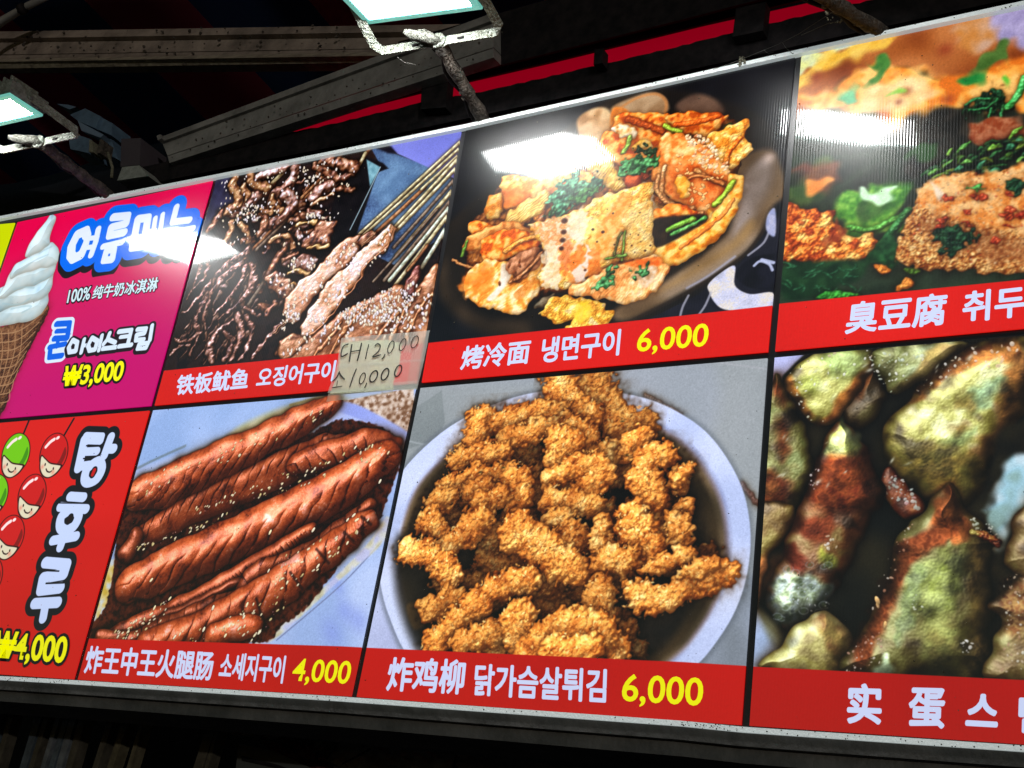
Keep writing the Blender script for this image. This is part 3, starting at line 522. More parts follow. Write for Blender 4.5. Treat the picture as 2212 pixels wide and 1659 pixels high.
    for t in (((1040, 880), (1120, 870), (1200, 860)), 3.5), (((980, 715), (1030, 690), (1100, 692)), 4.5), (((915, 1055), (980, 1040), (1055, 1075)), 4.5), (((940, 1130), (970, 1160), (940, 1240)), 4): st(t[0], t[1], [(180, 130, 60), (220, 180, 110), (240, 210, 150)])
    ses([(400, 420), (960, 290), (1250, 240), (1400, 330), (1290, 520), (1260, 760), (1100, 860), (900, 860), (480, 860)], 200, (2.2, 3.6))
    ses([(1040, 340), (1110, 340), (1100, 400), (1030, 420)], 12); ses([(1050, 620), (1140, 630), (1140, 660), (1040, 650)], 20); ses([(930, 950), (1110, 960), (1060, 1060), (930, 1040)], 26); ses([(760, 1060), (870, 1050), (960, 1180), (860, 1230)], 28); ses([(470, 600), (700, 560), (720, 660), (560, 700)], 40)
    TEN = [(44, 22, 16), (108, 64, 48), (164, 112, 92), (214, 178, 176)]
    def bead(X, Y, d, U, S_, RR): return dict(extra=1.8 * np.sin(U / 2.6) * np.clip(S_ * 2, 0, 1), tadd=.2 * np.sin(U / 2.6) * np.clip(S_ * 2, 0, 1))
    for t, w in ((((620, 900), (480, 990), (380, 1100), (280, 1290), (190, 1500)), (8, 8, 7, 5, 2)), (((560, 1000), (440, 1080), (350, 1220), (300, 1400), (310, 1460)), (7, 7, 6, 4, 2)), (((640, 1000), (650, 1140), (540, 1290), (410, 1390)), (8, 8, 7, 3)),
                 (((600, 1010), (560, 1130), (450, 1280), (370, 1360)), (6, 6, 5, 3)), (((280, 960), (260, 1080), (170, 1260)), (6, 5, 2)), (((330, 950), (310, 1080), (220, 1180)), (5, 4, 2)), (((350, 1120), (240, 1270), (140, 1360)), (6, 5, 2)),
                 (((320, 1230), (240, 1400), (255, 1490), (200, 1659)), (6, 5, 4, 3)), (((90, 1540), (190, 1545), (280, 1490)), (3, 4, 3)), (((60, 1650), (120, 1590), (200, 1580)), (4, 4, 2)), (((510, 1390), (390, 1500), (335, 1620), (370, 1690)), (6, 7, 7, 6)),
                 (((540, 1380), (575, 1440), (560, 1560), (500, 1680)), (8, 8, 7, 5)), (((600, 1370), (650, 1460), (610, 1600), (560, 1690)), (6, 7, 6, 5)), (((890, 1410), (770, 1520), (650, 1680)), (5, 4, 4)), (((620, 900), (560, 930), (500, 960)), (8, 6, 4)),
                 (((600, 1310), (660, 1345), (700, 1370)), (4, 4, 3)), (((450, 1490), (500, 1560), (450, 1680)), (5, 6, 6))):
        st(t, w, TEN, fn=bead, sh=(.75, 5))
    # fillets
    pc([(1280, 1350), (1500, 1240), (1700, 1150), (1850, 1150), (1990, 990), (2010, 1100), (1960, 1300), (1930, 1700), (1000, 1720), (830, 1660), (840, 1570), (960, 1500), (1100, 1500)], [(84, 40, 20), (148, 84, 44), (188, 120, 72), (212, 156, 120)], R=26, ns=40, na=.26, T_=.5)
    for t in (((1480, 1300), (1320, 1480), (1200, 1680)), ((1700, 1350), (1560, 1520), (1480, 1660)), ((1950, 1200), (1820, 1400), (1760, 1600)), ((1300, 1420), (1150, 1600), (1060, 1700)), ((1860, 1180), (1760, 1330), (1650, 1560))):
        st(t, 5, [(150, 84, 40), (206, 130, 70), (220, 160, 104)], sh=(.5, 8))
    pc([(850, 1560), (1010, 1490), (1060, 1540), (960, 1640), (860, 1700)], [(110, 60, 34), (170, 104, 60), (200, 150, 110)])
    pc([(1740, 1210), (1790, 1070), (1870, 1000), (1885, 1050), (1840, 1150), (1800, 1240)], [(70, 26, 20), (120, 54, 40), (160, 96, 70)])
    pc([(1345, 805), (1420, 780), (1450, 850), (1400, 950), (1210, 1110), (1060, 1290), (960, 1430), (890, 1400), (880, 1290), (960, 1150), (1100, 1040), (1200, 930), (1290, 840)], [(140, 76, 44), (196, 134, 96), (222, 170, 136), (236, 204, 190)], R=18, na=.24, ns=30, T_=.5)
    pc([(1480, 760), (1560, 760), (1560, 820), (1450, 870), (1400, 830)], BRO)
    pc([(1655, 700), (1690, 745), (1640, 870), (1510, 970), (1400, 1140), (1280, 1290), (1170, 1430), (1060, 1525), (1000, 1480), (1020, 1400), (1110, 1260), (1200, 1120), (1350, 1000), (1450, 880), (1550, 800), (1620, 730)], [(176, 110, 64), (220, 168, 132), (236, 198, 184), (246, 226, 232)], R=16, na=.26, ns=30, T_=.5)
    st([(1675, 740), (1620, 880), (1500, 980), (1395, 1150), (1270, 1300), (1160, 1440), (1070, 1515)], 2.6, [(170, 100, 50), (210, 140, 80)], sh=None)
    st([(1660, 720), (1560, 860)], 2, [(210, 150, 60), (236, 180, 90)], sh=None); st([(1300, 1190), (1260, 1240)], 2, [(210, 150, 60), (236, 180, 90)], sh=None)
    for t in (((1550, 780), (1450, 870)), ((1530, 775), (1440, 850)), ((940, 1380), (820, 1500)), ((900, 1400), (800, 1500))): st(t, 1.8, TAN, sh=(.4, 3))
    ses([(1300, 830), (1440, 900), (1200, 1120), (960, 1420), (890, 1400), (900, 1250), (1150, 1020)], 90); ses([(1640, 740), (1640, 870), (1400, 1140), (1160, 1430), (1020, 1480), (1030, 1380), (1300, 1050), (1500, 860)], 80)
    ses([(1290, 1340), (1500, 1240), (1700, 1160), (1800, 1240), (1780, 1400), (1560, 1440), (1320, 1400)], 230, (2.2, 4)); ses([(1290, 1400), (1900, 1200), (1930, 1480), (1300, 1560), (900, 1660), (860, 1560)], 130); ses([(1740, 1210), (1860, 1060), (1820, 1240)], 14)
    ses([(900, 1330), (1000, 1300), (960, 1440), (860, 1480), (870, 1380)], 30)
    p.grain(.02, 2, .9)

def pic_noodle(p):
    N = CR(954.6, 186.5, .32241)
    p.flat([(850, 50), (1800, 50), (1800, 900), (850, 900)], [(8, 9, 12), (20, 21, 26)], 60, .25, smooth=False)
    # plate: smoky metal
    p.flat(N((60, 900), (0, 1150), (60, 1400), (250, 1560), (600, 1640), (1300, 1600), (1700, 1400), (2050, 1100), (2212, 800), (2212, 300), (1900, 100), (1300, 20), (800, 300)), [(14, 12, 11), (34, 28, 22)], 80, .3, soft=14)
    p.flat(N((30, 1150), (80, 1380), (300, 1540), (560, 1580), (560, 1680), (250, 1640), (30, 1480), (-40, 1300)), [(30, 24, 18), (52, 42, 32)], 50, .3, soft=20)
    p.flat(N((1900, 560), (2200, 420), (2300, 700), (2200, 820), (2110, 1010), (1960, 1160), (1640, 1360), (1250, 1560), (1150, 1500), (1500, 1300), (1800, 1080), (1950, 900)), [(66, 50, 34), (112, 92, 70), (140, 122, 104)], 70, .35, soft=12)
    p.flat(N((1990, 640), (2150, 480), (2212, 520), (2180, 700), (2060, 900), (1930, 1050), (1960, 860)), [(130, 118, 112), (170, 160, 160)], 40, .35, soft=22, a=.75)
    p.flat(N((1900, 1060), (2060, 900), (2080, 950), (1980, 1080), (1650, 1290), (1400, 1400), (1600, 1260)), [(120, 92, 54), (160, 128, 84)], 40, .35, soft=16, a=.7)
    p.line(N((2212, 860), (2130, 1000), (2000, 1150), (1700, 1350), (1250, 1580)), 7, (34, 26, 20), .9, 5)
    p.line(N((1960, 1140), (1780, 1270), (1640, 1350)), 5, (170, 170, 190), .8, 6)
    p.blob(N((2190, 480))[0][0], N((2190, 480))[0][1], 14, [(190, 170, 160)], .8)
    # patterned cloth under it
    p.flat(N((2212, 900), (2150, 1020), (1990, 1190), (1700, 1400), (1300, 1600), (1300, 1700), (2300, 1700), (2300, 850)), [(18, 18, 26), (28, 28, 38)], 30, .3, soft=2, smooth=False)
    p.flat(N((1780, 1330), (1850, 1260), (1960, 1200), (1960, 1330), (2060, 1390), (2212, 1380), (2212, 1480), (2000, 1500), (1880, 1490), (1820, 1440), (1790, 1380)), [(176, 178, 196), (206, 208, 232), (222, 214, 206)], 26, .3, soft=1.5, n2=2)
    p.flat(N((1990, 1210), (2100, 1140), (2300, 1130), (2300, 1330), (2150, 1360), (2040, 1340), (1970, 1280)), [(10, 10, 16), (20, 20, 30)], 20, .3, soft=1.5)
    p.line(N((2090, 1200), (2130, 1170), (2190, 1190), (2212, 1230)), 6, (190, 196, 224), .9, 2)
    p.line(N((2140, 1160), (2220, 1180)), 7, (190, 196, 224), .9, 2)
    for a in (((2190, 970), (2150, 1050), (2050, 1130)), ((1800, 1380), (1760, 1470), (1710, 1540)), ((1650, 1400), (1610, 1480), (1590, 1560))): p.line(N(*a), 5, (176, 176, 190), .75, 1.5)
    p.flat(N((2180, 860), (2230, 820), (2230, 1000), (2170, 960)), [(150, 156, 190), (190, 190, 210)], 10, .3, soft=3)
    OR = [(186, 76, 18), (230, 124, 40), (246, 160, 70), (252, 196, 116)]
    OY = [(214, 130, 40), (240, 172, 76), (248, 198, 104), (252, 222, 150)]
    YE = [(206, 160, 70), (232, 196, 110), (242, 214, 134), (250, 232, 176)]
    CR_ = [(190, 120, 60), (232, 190, 130), (240, 216, 170), (250, 240, 220)]
    kw = dict(sh=(.34, 9), spec=(.16, 14), lit=(.64, .44), edge=(.13, 4), bump=((.32, 11), (.12, 3)), R=14, T_=.7, warp=(3, 14), na=.40, ns=14, n2=7)
    def pc(pts, c, **k):
        q = dict(kw); q.update(k); p.piece(N(*pts), c, **q)
    def st(pts, r, c, **k):
        q = dict(sh=(.5, 4), spec=(.2, 18), lit=(.45, .7), edge=(.3, 2), bump=((.4, 4),)); q.update(k); p.stroke(N(*pts), r, c, **q)
    p.piece(N((180, 970), (300, 800), (420, 640), (800, 570), (1100, 330), (1240, 190), (1560, 210), (1880, 210), (2020, 260), (2030, 420), (1960, 640), (1880, 940), (1600, 1160), (1490, 1280), (1300, 1400), (900, 1380), (640, 1420), (480, 1500), (190, 1370)), [(60, 30, 14), (130, 74, 32), (190, 120, 56), (226, 160, 84)], R=30, ns=12, n2=5, na=.3, bump=((1.0, 9),), sh=None, lit=(.4, .5), edge=(.7, 14))
    for i in range(46):
        x, y = RNG.uniform(300, 1800), RNG.uniform(500, 1350)
        if (x - 1050) ** 2 / 800 ** 2 + (y - 850 + (x - 1050) * .45) ** 2 / 330 ** 2 > 1: continue
        p.stroke(N((x, y), (x + RNG.uniform(-60, 60), y + RNG.uniform(20, 60)), (x + RNG.uniform(-30, 120), y + RNG.uniform(40, 130))), RNG.uniform(4, 12), [[(190, 100, 40), (230, 160, 80)], [(206, 150, 80), (240, 200, 130)], [(150, 60, 24), (200, 100, 40)]][i % 3], sh=(.4, 5))
    # blurred shells and back row
    p.flat(N((1130, 150), (1230, 90), (1400, 40), (1500, 90), (1490, 180), (1200, 200)), [(150, 120, 90), (196, 170, 140)], 30, .3, soft=7)
    p.line(N((1170, 160), (1300, 80), (1430, 50), (1500, 100), (1490, 190)), 6, (190, 130, 80), .7, 5)
    p.flat(N((1570, 120), (1700, 50), (1830, 90), (1880, 180), (1620, 180)), [(70, 52, 44), (104, 80, 66)], 30, .3, soft=10)
    p.flat(N((900, 240), (980, 160), (1080, 140), (1140, 190), (1180, 330), (1080, 480), (960, 420)), [(170, 130, 90), (206, 166, 124), (220, 190, 150)], 20, .35, soft=7)
    p.flat(N((1140, 150), (1230, 150), (1270, 220), (1200, 330), (1130, 300)), [(214, 130, 60), (230, 160, 90)], 16, .35, soft=5)
    pc([(1180, 190), (1500, 180), (1560, 330), (1450, 400), (1380, 520), (1200, 520), (1060, 470), (1060, 330), (1140, 290)], OR)
    pc([(1150, 270), (1240, 250), (1310, 300), (1290, 360), (1200, 340)], CR_)
    pc([(1270, 400), (1330, 350), (1400, 380), (1400, 420), (1300, 420)], YE)
    st([(1250, 220), (1370, 260), (1480, 300)], 7, [(150, 60, 20), (190, 90, 40)])
    pc([(1500, 200), (1640, 170), (1900, 180), (1890, 230), (1830, 300), (1780, 330), (1600, 300), (1520, 250)], OR, lit=(.42, .55))
    st([(1560, 260), (1700, 240), (1850, 200)], 6, [(190, 80, 24), (230, 120, 50)], sh=None)
    p.stamps([tuple(v) for v in p.px(N((1540, 300), (1500, 262)))], (8, 9), [(170, 200, 70)], (.5, .6), shadow=.3, jag=0)
    st([(1490, 262), (1540, 290), (1600, 305)], 5, [(150, 190, 60), (190, 220, 90)])
    p.flat(N((1880, 280), (1930, 240), (1950, 270), (1900, 320)), [(30, 50, 24), (50, 70, 34)], 6, .3, soft=2)
    pc([(1780, 330), (1860, 290), (2040, 215), (2050, 260), (2030, 330), (2070, 400), (2040, 460), (1930, 550), (1860, 560), (1760, 430)], OY, bump=((1.4, 10), (.6, 3)))
    st([(1990, 350), (1920, 440), (1900, 520)], 6, OR, sh=(.3, 4))
    # right hand heap
    pc([(1450, 390), (1500, 320), (1620, 320), (1760, 380), (1850, 480), (1930, 560), (1930, 700), (1860, 860), (1740, 870), (1560, 760), (1420, 640), (1400, 520)], [(214, 120, 50), (238, 158, 84), (246, 184, 112), (250, 206, 146)])
    p.flat(N((1500, 560), (1640, 500), (1900, 620), (1880, 760), (1700, 800), (1520, 720)), [(196, 90, 36), (222, 124, 62), (236, 156, 92)], 16, .3, soft=12, warp=(4, 10), n2=4)
    pc([(1330, 640), (1440, 640), (1420, 760), (1480, 830), (1400, 880), (1340, 760)], [(210, 190, 150), (240, 230, 210), (250, 246, 240)])
    st([(1490, 540), (1470, 640), (1480, 740), (1560, 800), (1680, 820)], 6, [(196, 130, 80), (232, 184, 130), (240, 210, 170)])
    st([(1450, 600), (1440, 700), (1520, 780), (1640, 840), (1740, 850)], 5, [(206, 140, 90), (236, 194, 140)])
    st([(1700, 560), (1800, 620), (1900, 660)], 5, [(190, 120, 70), (226, 170, 110)]); st([(1620, 640), (1720, 600), (1880, 650)], 4, [(190, 110, 60), (220, 160, 100)])
    pc([(1560, 640), (1600, 590), (1650, 620), (1660, 720), (1600, 750), (1565, 700)], [(226, 150, 50), (246, 190, 90), (250, 210, 130)])
    pc([(1400, 830), (1560, 790), (1700, 840), (1660, 870), (1500, 880), (1420, 910)], OR)
    pc([(1780, 830), (1830, 860), (1820, 910), (1760, 940)], OY)
    q = p.scatter(N((1640, 330), (1780, 350), (1930, 560), (1800, 560), (1680, 480)), 110)
    p.stamps([tuple(v) for v in q], (4, 9), [(250, 226, 196), (240, 196, 150), (246, 214, 176), (214, 140, 96)], (.5, .8), shadow=.3, shade=.3)
    for reg, n in ((((1560, 440), (1700, 480), (1900, 600), (1700, 640), (1560, 600)), 26), (((1650, 660), (1800, 680), (1800, 800), (1660, 800)), 22)):
        p.stamps([tuple(v) for v in p.scatter(N(*reg), n)], (5, 7.5), [(250, 210, 150), (240, 190, 130)], (.4, .5), shadow=.5, shade=.2, jag=0)
    # long folded sheet along the rim
    pc([(1930, 590), (2030, 620), (1990, 780), (1900, 960), (1780, 1080), (1600, 1180), (1470, 1210), (1380, 1160), (1430, 1080), (1560, 1000), (1780, 900), (1830, 820), (1900, 700)], [(206, 120, 30), (236, 166, 66), (244, 190, 96), (250, 212, 130)], R=18)
    st([(1950, 760), (1880, 860), (1760, 960), (1600, 1080)], 5, [(200, 90, 30), (226, 120, 50)], sh=None, a=.7)
    st([(1950, 640), (1880, 740), (1830, 790)], 7, [(130, 160, 40), (180, 210, 90)])
    p.flat(N((1410, 900), (1560, 870), (1760, 860), (1740, 920), (1500, 1060), (1420, 1060)), [(24, 18, 14), (50, 36, 24)], 14, .3, soft=5)
    st([(1520, 960), (1600, 920), (1680, 890)], 7, [(90, 140, 40), (140, 190, 80)]); st([(1540, 990), (1650, 940), (1760, 880)], 5, [(60, 130, 60), (130, 190, 110)])
    # greens behind the centre
    def leaf(pts, c=((20, 50, 24), (50, 104, 56), (84, 146, 90)), **k): pc(pts, c, **{**dict(ns=9, bump=((1.2, 7),), warp=(7, 9), R=8, lit=(.45, .8)), **k})
    pc([(960, 540), (1050, 480), (1120, 480), (1180, 560), (1230, 680), (1160, 700), (1080, 660)], YE, stripes=(.5, 12, .5))
    leaf([(1180, 540), (1290, 480), (1400, 450), (1460, 480), (1400, 560), (1280, 600), (1200, 610)])
    leaf([(1300, 430), (1400, 400), (1420, 440), (1320, 480)], ((16, 30, 16), (30, 60, 30)))
    st([(1210, 440), (1240, 400), (1260, 340)], 5, [(120, 160, 60), (170, 200, 110)])
    pc([(1220, 620), (1330, 600), (1340, 650), (1250, 680)], [(140, 50, 24), (200, 90, 40)])
    pc([(390, 660), (420, 590), (560, 600), (800, 560), (960, 560), (1050, 640), (900, 700), (560, 800), (410, 810)], [(226, 140, 60), (244, 200, 110), (250, 224, 150)])
    p.flat(N((395, 700), (520, 690), (600, 720), (560, 780), (410, 805)), [(226, 110, 40), (240, 150, 80)], 8, .3, soft=7, a=.8)
    pc([(410, 920), (440, 850), (600, 740), (700, 690), (730, 760), (640, 860), (520, 930), (430, 960)], [(206, 160, 84), (226, 190, 110), (236, 206, 136)], stripes=(.9, 10, .5))
    leaf([(740, 700), (800, 630), (900, 600), (960, 640), (1040, 590), (1080, 660), (1000, 720), (900, 760), (820, 850), (730, 880), (720, 800)], ((24, 60, 40), (70, 130, 96), (120, 176, 140)))
    leaf([(860, 760), (940, 690), (1060, 680), (1000, 740), (900, 790)], ((30, 70, 30), (70, 120, 60)))
    leaf([(710, 850), (760, 820), (760, 880), (720, 880)])
    # left pieces
    pc([(280, 850), (300, 760), (400, 710), (410, 830), (380, 880), (320, 900)], OY, lit=(.35, .6)); pc([(170, 960), (200, 900), (300, 900), (360, 960), (240, 990)], OR)
    pc([(140, 1090), (180, 1010), (350, 930), (480, 900), (600, 960), (560, 1060), (400, 1130), (260, 1100)], [(186, 110, 50), (220, 150, 80), (236, 180, 110)])
    pc([(255, 1090), (290, 1010), (420, 960), (620, 980), (660, 1060), (560, 1110), (400, 1160), (320, 1190)], OR)
    st([(430, 1100), (520, 1040), (620, 1010)], 6, [(236, 150, 60), (250, 200, 130)])
    st([(135, 1130), (165, 1040)], 4, [(90, 130, 50), (130, 170, 80)]); st([(75, 1160), (130, 1190), (210, 1215)], 3, [(190, 130, 80), (220, 170, 120)])
    pc([(150, 1330), (180, 1240), (300, 1160), (400, 1180), (560, 1120), (660, 1160), (670, 1300), (580, 1470), (500, 1535), (400, 1510), (250, 1460), (150, 1390)], [(222, 140, 56), (244, 186, 96), (250, 208, 136), (252, 228, 184)], stripes=(1.0, 14, .2))
    p.flat(N((150, 1290), (240, 1190), (340, 1200), (330, 1320), (240, 1370), (160, 1370)), [(232, 120, 44), (244, 160, 78)], 16, .35, soft=12, n2=6, a=.75, warp=(10, 16))
    p.flat(N((400, 1190), (470, 1230), (430, 1330), (340, 1430), (300, 1420), (380, 1330)), [(236, 220, 196), (250, 244, 236)], 10, .3, soft=4)
    p.flat(N((480, 1390), (560, 1320), (620, 1280), (600, 1350), (520, 1430)), [(200, 120, 50), (230, 160, 90)], 5, .4, soft=3, a=.8)
    pc([(440, 1180), (540, 1110), (640, 1080), (670, 1170), (560, 1280), (470, 1300)], [(120, 70, 44), (176, 116, 80), (206, 150, 116)]); 
    for o in (0, 24, 46): st([(460 + o, 1310 - o * .6), (560 + o, 1240 - o), (650 + o * .3, 1130 - o * .3)], 4, [(170, 110, 70), (216, 160, 116)])
    p.stamps([tuple(v) for v in p.px(N((450, 1200), (490, 1240), (520, 1170), (520, 1200), (385, 1320), (480, 1250)))], (7, 9), [(110, 60, 34)], (.4, .5), ang=1.0, jag=0)
    pc([(575, 930), (640, 910), (860, 850), (1060, 740), (1210, 700), (1400, 640), (1410, 760), (1400, 1000), (1420, 1110), (1300, 1160), (1140, 1190), (1020, 1240), (880, 1330), (800, 1360), (670, 1340), (640, 1260), (700, 1180), (670, 1060), (600, 980)], [(228, 160, 70), (242, 200, 104), (248, 216, 132), (250, 230, 176)], R=22, bump=((1.6, 14), (.7, 3)))
    for reg, c, so in ((((620, 930), (840, 860), (880, 1000), (860, 1120), (780, 1100), (700, 1060)), [(230, 190, 150), (214, 140, 90), (240, 220, 200)], 8), (((680, 1080), (760, 1060), (800, 1200), (780, 1340), (680, 1330)), [(226, 200, 160), (246, 236, 216)], 6),
                       (((860, 850), (960, 840), (980, 960), (900, 1100), (860, 1040)), [(240, 226, 200), (250, 240, 226)], 8), (((980, 900), (1060, 880), (1040, 1060), (980, 1060)), [(246, 226, 130), (250, 236, 160)], 8),
                       (((1060, 880), (1200, 720), (1260, 760), (1200, 960), (1140, 1130), (1060, 1180), (1020, 1100)), [(226, 140, 60), (238, 176, 96), (244, 200, 130)], 12), (((860, 1110), (960, 1080), (1060, 1160), (1040, 1260), (900, 1320), (820, 1280), (800, 1180)), [(214, 110, 40), (236, 150, 80)], 10),
                       (((880, 1210), (950, 1180), (960, 1240), (930, 1310), (880, 1280)), [(246, 240, 236)], 5), (((960, 1060), (990, 1080), (980, 1200), (950, 1200)), [(246, 240, 236)], 5), (((790, 1060), (850, 1050), (860, 1180), (820, 1240), (790, 1160)), [(200, 100, 50), (226, 150, 100)], 6), (((1080, 780), (1160, 730), (1100, 840), (1060, 860)), [(240, 220, 110), (246, 236, 150)], 8)):
        p.flat(N(*reg), c, 9, .4, soft=so, warp=(6, 10), n2=4, a=.8)
    p.piece(N((1220, 860), (1400, 760), (1405, 1000), (1415, 1105), (1260, 1150), (1240, 1000)), [(222, 180, 110), (238, 208, 144), (244, 222, 170)], R=6, stripes=(.75, 10, .22), sh=None, edge=None, spec=None, lit=(.6, .5), warp=(2, 16), a=.6)
    for a, r in (((820, 900), 9), ((815, 975), 8), ((808, 1030), 8), ((800, 1085), 7), ((1010, 958), 4), ((1077, 975), 5), ((1038, 1040), 3), ((958, 1230), 4), ((1315, 995), 2.5), ((1270, 1065), 3), ((1360, 1100), 3.5), ((1395, 1065), 3), ((1325, 845), 2.5), ((1145, 850), 3), ((1155, 1060), 3), ((1260, 990), 2), ((1330, 1040), 2), ((1290, 1110), 2)):
        x, y = N(a)[0]; p.blob(x, y, r, [(40, 14, 10), (70, 30, 20)], .95, .8, .4, .5)
    st([(1225, 970), (1215, 1080), (1205, 1165)], 3, [(90, 130, 40), (150, 180, 90)]); st([(1100, 1155), (1160, 1140), (1230, 1130)], 3, [(90, 140, 50), (150, 190, 100)]); st([(1200, 980), (1170, 1050), (1155, 1130)], 3, [(60, 60, 24), (90, 90, 40)])
    # front pieces
    pc([(620, 1470), (680, 1410), (740, 1400), (740, 1460), (650, 1500)], [(90, 84, 70), (140, 130, 110)], lit=(.4, .5))
    pc([(690, 1540), (640, 1530), (690, 1500), (720, 1430), (820, 1400), (960, 1420), (1060, 1440), (1100, 1500), (1150, 1500), (1120, 1580), (1060, 1620), (820, 1640), (880, 1560), (760, 1590)], [(206, 140, 50), (240, 190, 84), (248, 210, 100), (244, 220, 160)], na=.4, bump=((1.8, 12), (.6, 3)))
    p.flat(N((900, 1460), (980, 1440), (1000, 1520), (940, 1580), (890, 1560)), [(246, 214, 60), (250, 226, 110)], 10, .3, soft=7, a=.8)
    pc([(850, 1400), (860, 1340), (950, 1310), (1030, 1250), (1130, 1200), (1300, 1160), (1440, 1130), (1480, 1190), (1525, 1220), (1500, 1290), (1430, 1370), (1340, 1420), (1200, 1450), (1050, 1420), (940, 1405)], [(226, 150, 84), (244, 192, 126), (248, 206, 146), (252, 224, 180)], stripes=(.35, 10, .25), R=16)
    p.flat(N((1230, 1180), (1440, 1140), (1470, 1190), (1400, 1210), (1280, 1210)), [(226, 110, 40), (238, 150, 80)], 8, .4, soft=4, n2=3)
    p.flat(N((1300, 1260), (1400, 1200), (1440, 1230), (1380, 1340), (1330, 1330)), [(246, 230, 210), (236, 200, 160)], 6, .4, soft=5)
    leaf([(1030, 1370), (1060, 1290), (1110, 1230), (1160, 1220), (1150, 1290), (1090, 1360)]); leaf([(1270, 1240), (1330, 1215), (1390, 1215), (1380, 1260), (1310, 1265)])
    p.stamps([tuple(v) for v in p.scatter(N((0, 200), (2212, 0), (2212, 1500), (0, 1600)), 160, False)], (.8, 1.8), [(150, 150, 150), (90, 90, 96)], al=.5, shadow=0, shade=0)
    p.sat(1.22, 1.02); p.grain(.02, 2, .9)

